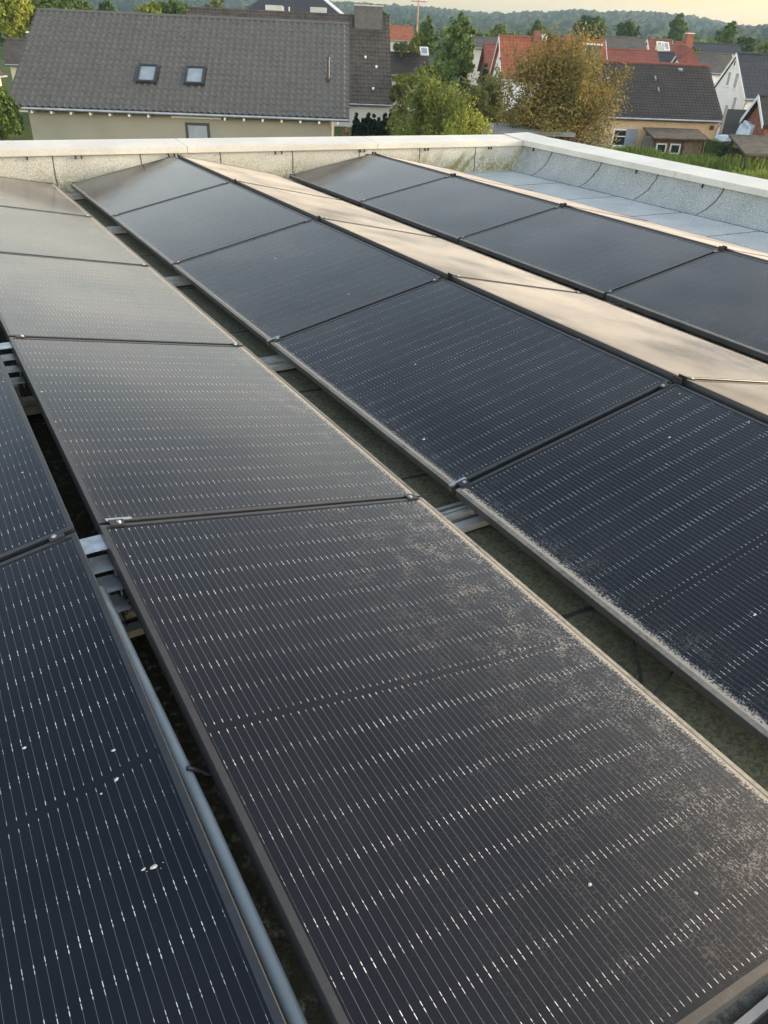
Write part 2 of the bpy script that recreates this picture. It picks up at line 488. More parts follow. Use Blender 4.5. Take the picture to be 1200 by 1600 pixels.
# mitred corner piece: simple overlap block set 2 mm proud
m = MB(); z = max(fzb(RX), rzb(FY))
m.add([(RX - .032, FY - .032, z - .0), (RX + CW - .03, FY - .032, z), (RX + CW - .03, FY + CW - .03, z), (RX - .032, FY + CW - .03, z),
       (RX - .032, FY - .032, z + FA + .002), (RX + CW - .03, FY - .032, z + FA + .037), (RX + CW - .03, FY + CW - .03, z + FA + .05), (RX - .032, FY + CW - .03, z + FA + .037)],
      [(0, 1, 2, 3), (4, 5, 6), (4, 6, 7), (0, 1, 5, 4), (1, 2, 6, 5), (2, 3, 7, 6), (3, 0, 4, 7)])
kid(m.build('coping', M['coping']), bld)
ys = [FY - .034, -2.6, -5.6, -8.6, -11.6, -15]
for a, b in zip(ys[:-1], ys[1:]):
    kid(coping_right(a - .002, b + .002).build('coping', M['coping'], bevel=.003), bld)
# little black hold-down straps showing under the coping
for x in (-.2, .27, .33, 1.25, 1.31, 2.52, 2.60, 3.66, 3.72, 4.62, 4.67, 5.66, 5.70):
    m = MB(); zz = fzb(x)
    m.box((x, FY - .012, zz - .016), (.014, .014, .042))
    kid(m.build('hold_down_strap', M['black_metal']), bld)
for y in (-.12, -2.02, -3.0, -4.4, -5.5):
    m = MB(); zz = rzb(y)
    m.box((RX - .012, y, zz - .02), (.02, .012, .05))
    kid(m.build('hold_down_strap', M['black_metal']), bld)

# ------------------------------------------------------------------ solar panels
TILT = R(10.4414); GV, GR = .156124, .061018; PITCH = 1.745 * 1.001005
PW_ = PW
ROWO = {'A': (-.0030, .005, .008), 'B': (.001, 0, .002), 'C': (-.008, .007, -.005), 'D': (-.013, -.001, -.008), 'E': (.011, -.005, -.033), 'F': (.011, -.005, -.033)}
ROWT = {'A': R(.220), 'B': R(.4675), 'C': R(1.066), 'D': R(1.6246), 'E': R(-.62), 'F': R(.5)}
def edges(row):
    t = TILT + ROWT[row]
    c, h = PW * math.cos(t), PW * math.sin(t)
    lo, hi = {'B': (0, -c), 'A': (-2 * c - GR, -c - GR), 'C': (GV, GV + c), 'D': (GV + 2 * c + GR, GV + c + GR),
              'E': (2 * GV + 2 * c + GR, 2 * GV + 3 * c + GR), 'F': (2 * GV + 4 * c + 2 * GR, 2 * GV + 3 * c + 2 * GR)}[row]
    o = ROWO[row]
    if row == 'F':
        ce, he = PW * math.cos(TILT + ROWT['E']), PW * math.sin(TILT + ROWT['E'])
        hi = 2 * GV + 2 * ce + GR + ce + GR; lo = hi + c; 
        return Vector((lo + o[0], o[1], he - h + o[2] + .0057 * lo)), Vector((hi + o[0], o[1], he + o[2] + .0057 * hi))
    return Vector((lo + o[0], o[1], o[2] + .0057 * lo)), Vector((hi + o[0], o[1], h + o[2] + .0057 * hi))

def make_panel():
    root = empty('solar_panel', 'x', 'solar panel', 'solar panels on the flat roof')
    # frame: a ring with a narrow lip and 35 mm sides
    m = MB(); hx, hy = PW / 2, PL / 2; lip = .015; dz = .035
    def ring(ax, ay, z): return [(-ax, -ay, z), (ax, -ay, z), (ax, ay, z), (-ax, ay, z)]
    b = .0012
    rings = [ring(hx, hy, -dz), ring(hx, hy, -b), ring(hx - b, hy - b, 0), ring(hx - lip, hy - lip, 0), ring(hx - lip, hy - lip, -.008), ring(hx - .03, hy - .03, -dz + .002), ring(hx - .03, hy - .03, -dz)]
    vs = [p for r_ in rings for p in r_]; fs = []
    for i in range(len(rings)):
        j = (i + 1) % len(rings)
        for q in range(4):
            fs.append((i * 4 + q, i * 4 + (q + 1) % 4, j * 4 + (q + 1) % 4, j * 4 + q))
    m.add(vs, fs)
    fr = m.build('frame', M['frame'], root)
    m = MB()
    m.span((-hx + lip - .004, -hy + lip - .004, -.0075), (hx - lip + .004, hy - lip + .004, -.0022))
    m.build('glass', M['glass'], root)
    return root
RANK = ['first', 'second', 'third', 'fourth', 'fifth']
ROWTXT = {
 'A': 'blue black solar panel, {} from far parapet in the leftmost row',
 'B': 'grey brown solar panel, {} from far parapet in the row left of the open gap',
 'C': 'dark blue solar panel, {} from far parapet in the row right of the open gap',
 'D': 'golden tan solar panel, {} from far parapet in the narrow looking strip of panels',
 'E': 'dark slate solar panel, {} from far parapet in the rightmost dark row',
 'F': 'tan sliver of a solar panel beside the bare roof strip, {} from far parapet'}
DUST = {  # dust_width, dust_amount, dust_film, dust_edge
 'A': (.05, .3, .006, .004), 'B': (.10, .5, .020, .036), 'C': (.045, .55, .016, .022), 'D': (.25, .8, .10, .03), 'E': (.03, .5, .018, .016), 'F': (.2, .8, .10, .03)}
proto = make_panel()
used = False
PANELS = {}
rnd = random.Random(5)
for row, ks in (('B', range(5)), ('A', (2, 3, 4)), ('C', range(5)), ('D', range(5)), ('E', range(5)), ('F', range(5))):
    lo, hi = edges(row)
    ex = (hi - lo).normalized()
    ey = Vector((0, 1, 0)) if ex.x > 0 else Vector((0, -1, 0))
    ez = ex.cross(ey).normalized()
    for kq in ks:
        c = (lo + hi) / 2 + Vector((0, -(kq + .5) * PITCH + (.010 if (row, kq) == ('B', 4) else 0), 0))
        o = proto if not used else copy_tree(proto)
        used = True
        mm = Matrix((ex, ey, ez)).transposed().to_4x4(); mm.translation = c
        o.matrix_world = mm
        o['label'] = ROWTXT[row].format(RANK[kq])
        d = list(DUST[row])
        if row == 'B' and kq == 4: o['label'] = 'big grey brown foreground solar panel with heavy dust along its right edge'; d = [.20, .9, .004, .030]
        if row == 'B' and kq == 3: o['label'] = 'grey brown solar panel just behind the big foreground one, dust towards its right corner'; d = [.13, .55, .014, .034]
        if row == 'A' and kq == 4: o['label'] = 'blue black solar panel with bird droppings at the lower left, beside the grey pipe'
        if row == 'C' and kq == 4: o['label'] = 'dark blue solar panel at the right picture edge with white droppings, dusty left edge'; d = [.05, .55, .008, .030]
        if row == 'C' and kq == 3: d = [.048, .55, .010, .026]
        for ch in o.children:
            ch['dust_width'], ch['dust_amount'], ch['dust_film'], ch['dust_edge'] = d
            ch['wire_strength'] = {'E': .25, 'D': .3, 'F': .3, 'C': (.25, .35, .5, .85, 1.0)[kq], 'B': (.4, .5, .65, .9, 1.0)[kq], 'A': 1.0}[row]  # wires and their painted glints drawn fainter on the farther panels
            if kq == 0 and row in 'BCE': ch['dust_film'] = d[2] * 1.3
        PANELS[(row, kq)] = o

def on_panel(row, kq, u, v, off=-.0015):
    mw = PANELS[(row, kq)].matrix_world
    p = on_plane(u, v, mw @ Vector((0, 0, off)), mw.to_3x3() @ Vector((0, 0, 1)))
    return mw.inverted() @ p
DROPS = [('C', 4, 1046, 683, .006), ('C', 4, 1170, 659, .006), ('C', 4, 1179, 960, .007), ('C', 4, 1062, 615, .005), ('A', 4, 177, 1172, .005), ('A', 4, 182, 1217, .006), ('A', 4, 240, 1354, .007), ('A', 4, 224, 1358, .004),
         ('A', 4, 38, 1168, .006), ('A', 3, 35, 738, .005), ('A', 3, 5, 596, .004), ('B', 4, 922, 1382, .0055), ('B', 4, 1088, 1395, .005), ('B', 4, 203, 869, .004), ('B', 3, 87, 659, .005),
         ('B', 3, 138, 777, .004), ('B', 3, 65, 612, .005), ('E', 2, 1007, 359, .009), ('E', 2, 1057, 374, .007), ('C', 2, 430, 404, .007), ('C', 2, 545, 459, .007), ('C', 3, 905, 530, .006), ('C', 3, 649, 569, .006), ('C', 3, 662, 686, .009), ('A', 4, 158, 1240, .003)]
for (row, kq, u, v, r_) in DROPS:
    p = on_panel(row, kq, u, v)
    m = MB(); n = 11; ring = []; r_ *= .68
    ph = rnd.random() * 6
    sx = 1 + rnd.random() * .6
    for q in range(n):
        a = q * 2 * math.pi / n
        rr = r_ * (.75 + .35 * math.sin(2 * a + ph) * rnd.random() + .25 * rnd.random())
        ring.append((rr * math.cos(a) * sx, rr * math.sin(a), 0))
    mid_ = [(x_ * .55, y_ * .55, .0014) for (x_, y_, z_) in ring]
    m.add(ring + mid_ + [(0, 0, .0019)], [(q, (q + 1) % n, n + (q + 1) % n, n + q) for q in range(n)] + [(n + q, n + (q + 1) % n, 2 * n) for q in range(n)])
    if r_ > .0045:
        for q in range(3):
            a = rnd.random() * 6.3; dd = r_ * (1.6 + rnd.random() * 2); s_ = r_ * .18
            m.box((dd * math.cos(a), dd * math.sin(a), .0004), (s_ * 2, s_, .0008))
    o = m.build('bird_dropping', M['dropping'], PANELS[(row, kq)], smooth=True)
    o.location = (p.x, p.y, -.0021)

# clamps between neighbouring panels
def make_clamp():
    root = empty('panel_clamp', 'x', 'clamp', 'clamps between the panels')
    m = MB()
    m.box((0, 0, .002), (.042, .034, .004)); m.box((0, 0, -.02), (.04, .016, .039))
    m.build('clamp_plate', M['black_metal'], root, bevel=.001)
    m = MB(); m.tube([(0.006, 0, .0039), (0.006, 0, .0058)], .0072, 16); m.tube([(0.006, 0, .0058), (0.006, 0, .0085)], .0042, 6)
    m.build('bolt', M['steel'], root)
    return root
cproto = make_clamp(); used = False
ROWN = {'A': 'leftmost row', 'B': 'row left of the gap', 'C': 'row right of the gap', 'D': 'golden strip row', 'E': 'rightmost dark row', 'F': 'last sliver row'}
for row, ks in (('B', range(6)), ('A', (3, 4, 5)), ('C', range(6)), ('D', range(6)), ('E', range(6)), ('F', range(5))):
    lo, hi = edges(row)
    ex = (hi - lo).normalized()
    ey = Vector((0, 1, 0)) if ex.x > 0 else Vector((0, -1, 0))
    ez = ex.cross(ey).normalized()
    for kq in ks:
        for end in ('low', 'high'):
            if (row, end) in (('A', 'low'),) : continue
            t = .045 if end == 'low' else PW - .05
            if end == 'high': ex_, ey_ = -ex, -ey
            else: ex_, ey_ = ex, ey
            y_ = -kq * PITCH
            if kq == 0: y_ += .012
            if kq == 5: y_ -= .012
            o = cproto if not used else copy_tree(cproto)
            used = True
            mm = Matrix((ex_, ey_, ez)).transposed().to_4x4(); mm.translation = lo + ex * t + Vector((0, y_, 0))
            o.matrix_world = mm
            where = 'at the far end' if kq == 0 else ('at the near end' if kq == 5 else 'between {} and {} panels'.format(RANK[kq - 1], RANK[kq]))
            o['label'] = 'black clamp, {} edge, {}, {}'.format(end, where, ROWN[row])
# bright grounding clips hooked over a few frame corners
def clip(row, kq, t, txt):
    lo, hi = edges(row); ex = (hi - lo).normalized()
    ey = Vector((0, 1, 0)) if ex.x > 0 else Vector((0, -1, 0)); ez = ex.cross(ey)
    m = MB(); m.box((0, 0, .002), (.075, .012, .003)); m.box((-.036, 0, -.012), (.003, .012, .028)); m.box((.02, .007, -.004), (.03, .003, .014))
    o = m.build('grounding_clip', M['steel'], bevel=.0008)
    mm = Matrix((ex, ey, ez)).transposed().to_4x4(); mm.translation = lo + ex * t + Vector((0, -kq * PITCH + .021, 0))
    o.matrix_world = mm
    tag(o, txt, 'clip', 'bright clips on panel corners')
clip('C', 4, .034, 'bright metal clip beside the bolt at the dusty corner right of the rail')
clip('C', 3, .034, 'bright metal clip over the dusty low corner behind the middle of the open gap')
clip('C', 5, .034, 'bright metal clip on the near low corner of the right row')
clip('B', 4, PW - .06, 'bright metal clip on the high corner beside the stepped bracket')

# ------------------------------------------------------------------ mounting rails, brackets, pipe, cables
def make_rail():
    root = empty('mounting_rail', 'x', 'rail', 'aluminium rails across the roof')
    m = MB(); X0, X1 = -2.4, 4.95
    zr = 0.0
    m.span((X0, -.075, .006), (X1, .075, .010))
    m.build('base_plate', M['cable'], root)
    m = MB()
    for (a, b, h_) in ((-.075, -.035, .034), (-.010, .006, .052), (.014, .028, .052), (.060, .075, .040)):
        m.span((X0, a, .010), (X1, b, h_))
    m.build('channel', M['alu'], root)
    return root
rail = make_rail()
for kq in range(6):
    o = rail if kq == 0 else copy_tree(rail)
    o.location = (0, -kq * PITCH - (.04 if kq < 5 else .05) if kq else -.12, ROOF_Z + .004)
    o.rotation_euler = (0, -math.atan(.0057), 0)
    o['label'] = ['slotted aluminium rail beside the far parapet, crossing the open gap',
                  'slotted aluminium rail under the first panel joint from the far parapet',
                  'slotted aluminium rail under the second panel joint from the far parapet',
                  'slotted aluminium rail under the third panel joint, middle of the open gap',
                  'slotted aluminium rail crossing the open gap at the fourth panel joint',
                  'slotted aluminium rail beyond the bottom right end of the foreground panel'][kq]
# feet that carry the low edges
foot = empty('support_block', 'x', 'bracket', 'support blocks on the rails')
m = MB(); m.box((0, 0, .043), (.05, .06, .085)); m.box((0, 0, .002), (.09, .09, .004))
m.build('block_body', M['alu'], foot, bevel=.002)
m = MB(); m.box((0, 0, .09), (.07, .05, .006)); m.build('top_plate', M['alu'], foot)
used = False
for row in 'BCDE':
    lo, hi = edges(row)
    for kq in range(6):
        o = foot if not used else copy_tree(foot); used = True
        o.location = (lo.x + (.10 if hi.x > lo.x else -.10), -kq * PITCH - (.02 if kq else .06), roofz(lo.x) + .001)
        o['label'] = 'aluminium support block, {}, joint {} from far parapet'.format(ROWN[row], ['zero', 'one', 'two', 'three', 'four', 'five'][kq])
# ridge brackets
lo, hiB = edges('B'); loA, hiA = edges('A')
def make_bracket():
    root = empty('ridge_bracket', 'x', 'bracket', 'stepped ridge brackets')
    stp = [(0, 0, 0), (-.050, -.037, .003), (-.098, -.075, .006), (-.144, -.113, .009)]
    for i, (y, z, x) in enumerate(stp):
        m = MB(); m.box((x, y, z), (.080 - i * .006, .080, .0025)); m.box((x + .032 - i * .003, y, z - .012), (.0025, .078, .0245))
        m.build('step_plate', M['zinc'], root, bevel=.0006)
    m = MB()
    for sx in (-.026, .026):
        pr = [(.03, -.03), (-.06, -.075), (-.16, -.15), (-.16, -.19), (.03, -.19)]
        a = [(sx - .001, y, z) for y, z in pr]; b = [(sx + .001, y, z) for y, z in pr]; q = len(pr)
        m.add(a + b, [(i, (i + 1) % q, (i + 1) % q + q, i + q) for i in range(q)] + [tuple(range(q)), tuple(range(q, 2 * q))])
    m.build('side_web', M['black_metal'], root)
    m = MB(); m.span((-.02, -.02, -.335), (.02, .02, -.19)); m.build('post', M['alu'], root)
    return root
br = make_bracket(); used = False
xc = (hiA.x + hiB.x) / 2
for kq, txt in ((4, 'galvanised stepped bracket at the ridge beside the big foreground panel, above the pipe end'), (3, 'galvanised stepped bracket at the ridge at the left picture edge')):
    o = br if not used else copy_tree(br); used = True
    o.location = (xc, -kq * PITCH - .058, hiB.z - .022); o['label'] = txt
# small ridge posts between the dark row and the golden strip
lo, hiC = edges('C'); lo, hiE = edges('E')
rp = empty('ridge_post', 'x', 'bracket', 'ridge posts')
m = MB(); m.box((-.018, 0, -.02), (.003, .045, .06)); m.box((.018, 0, -.02), (.003, .045, .06)); m.box((0, 0, -.045), (.04, .045, .003)); m.build('cheek_plate', M['black_metal'], rp)
m = MB(); m.span((-.02, -.025, -.34), (.02, .025, -.047)); m.build('post', M['alu'], rp)
used = False
for nm, hx_ in (('dark blue row', hiC), ('rightmost dark row', hiE)):
    for kq in range(6):
        o = rp if not used else copy_tree(rp); used = True
        o.location = (hx_.x + GR / 2, -kq * PITCH - (0.0 if kq else .03), hx_.z + .012)
        o['label'] = 'small black ridge post, {}, {} from far parapet'.format(nm, RANK[kq] if kq < 5 else 'sixth')
# grey pipe along the ridge of the left row
pts = [(hiA.x + .004 + .0145 * min(1.0, (-4 * PITCH - .26 - y) / .8), y, hiA.z - .034 + .0015 * math.sin(y * 3)) for y in np.linspace(-4 * PITCH - .26, -10.2, 24)]
pipe = MB().tube(pts, .0140, 16).build('conduit_pipe', M['pipe'], smooth=True)
tag(pipe, 'pale grey round pipe running along the edge of the lower left panel', 'pipe')
def cable(name, pts, r_, label):
    P = [Vector(p) for p in pts]; out = []
    for i in range(len(P) - 1):
        p0, p1, p2, p3 = P[max(i - 1, 0)], P[i], P[i + 1], P[min(i + 2, len(P) - 1)]
        for s in range(6):
            t = s / 6
            out.append(.5 * ((2 * p1) + (p2 - p0) * t + (2 * p0 - 5 * p1 + 4 * p2 - p3) * t * t + (3 * p1 - p0 - 3 * p2 + p3) * t ** 3))
    out.append(P[-1])
    return tag(MB().tube(out, r_, 8).build(name, M['cable'], smooth=True), label, 'cable', 'black cables in the gaps')
yc = on_plane(285, 1195, Vector((0, 0, hiA.z)), Vector((0, 0, 1))).y
cable('cable', [(hiA.x - .25, yc + .02, hiA.z - .09), (hiA.x + .002, yc, hiA.z - .030), (hiA.x + .019, yc - .001, hiA.z - .0135), (hiA.x + .045, yc - .006, hiA.z - .033), (hiB.x + .02, yc - .012, hiB.z - .055), (hiB.x + .3, yc - .02, hiB.z - .16)], .0042, 'black cable looped over the grey pipe beside the foreground panel')
pc = on_plane(1030, 1085, Vector((0, 0, -.1)), Vector((0, 0, 1)))
cable('cable', [(-.2, pc.y - .02, -.10), (.0, pc.y, -.105), (.06, pc.y + .02, -.11), (.125, pc.y + .08, -.10), (.19, pc.y + .18, -.06), (.35, pc.y + .25, -.06)], .0045, 'black cable bending upward under the dusty edge in the open gap')
cable('cable', [(-.2, pc.y - .035, -.10), (.0, pc.y - .012, -.112), (.07, pc.y + .0, -.105), (.15, pc.y + .01, -.07), (.22, pc.y + .03, -.06), (.4, pc.y + .02, -.07)], .0045, 'black cable running straight across beside its twin in the open gap')

#@@BG
# ------------------------------------------------------------------ ground, hills, haze
def mat_ground():
    k = NT('grass_ground')
    p = k.pos()
    a = k.noise(p, .08, 5, .6); b = k.noise(p, 2.5, 5, .7)
    c = k.mix(k.step(a, .35, .65), (0.045, 0.075, 0.02), (0.075, 0.095, 0.03))
    c = k.mix(k.step(b, .4, .7), c, (0.03, 0.05, 0.014))
    k.set(Base_Color=c, Roughness=.95, Specular_IOR_Level=.1)
    return k.m
M['ground'] = mat_ground()
AZ0 = R(33)
def pol(d, az): return Vector((CAM.x + d * math.sin(az), CAM.y + d * math.cos(az), 0))
m = MB()
m.add([(-900, -500, GZ), (2600, -500, GZ), (2600, 2600, GZ), (-900, 2600, GZ)], [(0, 1, 2, 3)])
struct(m.build('ground', M['ground']))

def mat_forest():
    k = NT('forest_canopy')
    p = k.pos()
    v = k.voro(p, .075, 'Color'); a = k.noise(p, .008, 4); f = k.noise(p, .35, 4, .7)
    c = k.mix(v, (0.012, 0.026, 0.014), (0.030, 0.048, 0.020))
    c = k.mix(k.step(a, .4, .65), c, (0.035, 0.048, 0.02))
    c = k.mix(k.step(f, .45, .7), c, (0.008, 0.016, 0.010))
    k.set(Base_Color=c, Roughness=.95, Specular_IOR_Level=.05)
    return k.m
M['forest'] = mat_forest()
def interp(x, tab):
    for (a, b), (c, d) in zip(tab[:-1], tab[1:]):
        if x <= c:
            t = (x - a) / (c - a); t = max(0, t)
            return b + (d - b) * t
    return tab[-1][1]
def hill(name, d0, d1, tab, u0, u1, nu, nd, bump, cell, base):
    """terrain rising from d0 to a crest at d1; tab gives the crest's height above the camera by azimuth"""
    vs = []; fs = []
    for i in range(nu + 1):
        u = u0 + (u1 - u0) * i / nu
        r0 = ray(u, 70); az = math.atan2(r0.x, r0.y)
        top = interp(u, tab)
        # crest height from the skyline elevation at that azimuth
        rr = ray(u, top); az = math.atan2(rr.x, rr.y)
        H = CAM.z + d1 * rr.z / math.hypot(rr.x, rr.y)
        for j in range(nd + 1):
            t = j / nd
            d = d0 + (d1 * 1.12 - d0) * t
            tt = min(1.0, (d - d0) / (d1 - d0))
            prof = tt * tt * (3 - 2 * tt) * .65 + tt * .35
            if d > d1: prof = 1 - ((d - d1) / (d1 * .12)) ** 2 * .25
            p = pol(d, az)
            n1 = noise.noise((p.x / 170, p.y / 170, .3)) * 9 * min(1, tt * 2) * (1 - tt * .8)
            ds, _ = noise.voronoi((p.x / cell, p.y / cell, 0))
            bb = (1 - min(1, ds[0] * 1.5)) ** .7 * bump + noise.noise((p.x / 4, p.y / 4, 1)) * bump * .25
            z = base + (H - bump * .6 - base) * prof + n1 + bb * min(1, tt * 8)
            vs.append((p.x, p.y, z))
    n = nd + 1
    for i in range(nu):
        for j in range(nd):
            fs.append((i * n + j, (i + 1) * n + j, (i + 1) * n + j + 1, i * n + j + 1))
    return struct(MB().add(vs, fs).build(name, M['forest'], smooth=False))
hill('hill', 420, 1500, [(-200, -25), (100, -12), (300, -8), (430, -2), (520, 3), (580, 6), (640, 10), (700, 15), (740, 19), (800, 21), (830, 19), (860, 20), (900, 18), (930, 20), (1000, 18), (1045, 21), (1090, 27), (1130, 36), (1160, 41), (1200, 46), (1330, 70), (1500, 100)], -150, 1420, 520, 70, 8.0, 11.0, GZ + 2)
hill('hill', 330, 900, [(700, 66), (800, 60), (860, 52), (950, 57), (1010, 60), (1090, 55), (1140, 44), (1180, 39), (1230, 38), (1300, 34), (1500, 30)], 690, 1450, 260, 40, 7.0, 9.0, GZ + 2)

HAZE = 0.00019
def mat_haze():
    k = NT('haze_air')
    k.t.nodes.remove(k.p)
    v = k.n('ShaderNodeVolumePrincipled')
    v.inputs['Color'].default_value = (.45, .70, 1.0, 1)
    v.inputs['Density'].default_value = HAZE
    v.inputs['Anisotropy'].default_value = .2
    k.t.links.new(v.outputs[0], k.out.inputs['Volume'])
    return k.m
m = MB(); m.span((-880, -480, GZ - 1.0), (2550, 2550, 120))
struct(m.build('haze', mat_haze()), 'stuff')

# ------------------------------------------------------------------ houses
def mat_tiles(name, col, amt=.25, rough=.55, streak=.0, lichen=None):
    k = NT(name)
    c = k.coord()
    x, y, z = k.sep(c)
    r_ = k.white(k.comb(k.math('FLOOR', k.math('DIVIDE', x, .35)), k.math('FLOOR', k.math('DIVIDE', k.math('ADD', y, z), .42)), 0.0))
    n_ = k.noise(c, .7, 5, .65); f_ = k.noise(c, 9.0, 4, .7)
    a = tuple(q * (1 - amt) for q in col); b = tuple(q * (1 + amt) for q in col)
    cc = k.mix(k.math('ADD', k.math('MULTIPLY', r_, .5), k.math('MULTIPLY', k.step(n_, .3, .7), .5)), a, b)
    cc = k.mix(k.math('MULTIPLY', k.step(f_, .5, .75), .35), cc, tuple(q * .5 for q in col))
    if lichen:
        cc = k.mix(k.math('MULTIPLY', k.step(k.noise(c, 2.2, 6, .7), .52, .68), .55), cc, lichen)
    k.set(Base_Color=cc, Roughness=rough, Specular_IOR_Level=.35)
    return k.m
M['tile_grey'] = mat_tiles('tile_grey', (0.108, 0.100, 0.087), .12, .40)
M['tile_brown'] = mat_tiles('tile_brown', (0.068, 0.055, 0.046), .35, .6, lichen=(.11, .085, .06))
M['tile_dark'] = mat_tiles('tile_dark', (0.040, 0.033, 0.029), .3, .55)
M['tile_anth'] = mat_tiles('tile_anthracite', (0.040, 0.041, 0.044), .2, .55)
M['tile_red'] = mat_tiles('tile_red', (0.27, 0.085, 0.04), .3, .75, lichen=(.17, .075, .04))
M['tile_red2'] = mat_tiles('tile_dull_red', (0.19, 0.06, 0.042), .25, .75)
M['tile_greybrown'] = mat_tiles('tile_greybrown', (0.095, 0.083, 0.07), .25, .7)
M['wall_khaki'] = plain('render_khaki', (0.285, 0.265, 0.205), .9, .06, .6, fine=.05)
M['wall_white'] = plain('render_white', (0.74, 0.75, 0.75), .85, .04, .6)
M['wall_cream'] = plain('render_cream', (0.62, 0.56, 0.42), .85, .06, .6)
M['wall_pale'] = plain('render_pale', (0.45, 0.44, 0.40), .9, .1, .6)
M['wood_white'] = plain('painted_white', (0.76, 0.76, 0.74), .5, .04, 2)
M['gutter'] = plain('zinc_gutter', (0.34, 0.35, 0.36), .4, .15, 2, metallic=.5)
M['dark_frame'] = plain('dark_window_frame', (0.03, 0.03, 0.034), .4, .1, 3)
M['trim_brown'] = plain('brown_verge_board', (0.06, 0.035, 0.025), .6, .2, 2)
M['slate_clad'] = plain('slate_cladding', (0.085, 0.078, 0.068), .6, .2, 3)
M['brick_red'] = plain('brick_red', (0.22, 0.085, 0.06), .9, .3, 6)
def mat_pane():
    k = NT('window_pane')
    k.set(Base_Color=(0.03, 0.035, 0.04), Roughness=.04, IOR=1.6, Specular_IOR_Level=.9)
    return k.m
M['pane'] = mat_pane()
M['blind'] = plain('white_blind', (0.26, 0.29, 0.31), .35, .1, 2)
def mat_brick():
    k = NT('yellow_brick')
    c = k.coord(); x, y, z = k.sep(c)
    b = k.n('ShaderNodeTexBrick'); k.put(b.inputs['Vector'], k.comb(k.math('ADD', x, y), z, 0.0))
    b.inputs['Scale'].default_value = 1.0; b.inputs['Brick Width'].default_value = .25; b.inputs['Row Height'].default_value = .083
    b.inputs['Mortar Size'].default_value = .012
    b.inputs['Color1'].default_value = (.66, .45, .25, 1); b.inputs['Color2'].default_value = (.54, .35, .19, 1); b.inputs['Mortar'].default_value = (.52, .44, .33, 1)
    cc = k.mix(k.math('MULTIPLY', k.step(k.noise(c, .8, 5), .45, .7), .4), b.outputs['Color'], (.42, .29, .16))
    k.set(Base_Color=cc, Roughness=.9)
    return k.m
M['brick_yellow'] = mat_brick()

def tile_sheet(m, o, ex, es, en, L, S, tw, tl, amp, step, su=6):
    """wavy, stepped tile covering over a roof slope: o eave corner, ex along eave, es up the slope, en normal"""
    nc = max(1, round(L / tw)); nr = max(1, round(S / tl))
    nx = nc * su
    vs = []; rows = []
    for r_ in range(nr):
        for (t, h_) in ((0.0, step), (0.94, 0.0)):
            rows.append(((r_ + t) * S / nr, h_))
    rows.append((S, 0.0))
    prof = [amp * max(-.35, math.sin(2 * math.pi * (i % su) / su)) for i in range(nx + 1)]
    for (s, h_) in rows:
        for i in range(nx + 1):
            vs.append(o + ex * (L * i / nx) + es * s + en * (prof[i] + h_))
    n = nx + 1; fs = []
    for j in range(len(rows) - 1):
        for i in range(nx):
            fs.append((j * n + i, j * n + i + 1, (j + 1) * n + i + 1, (j + 1) * n + i))
    m.add(vs, fs)

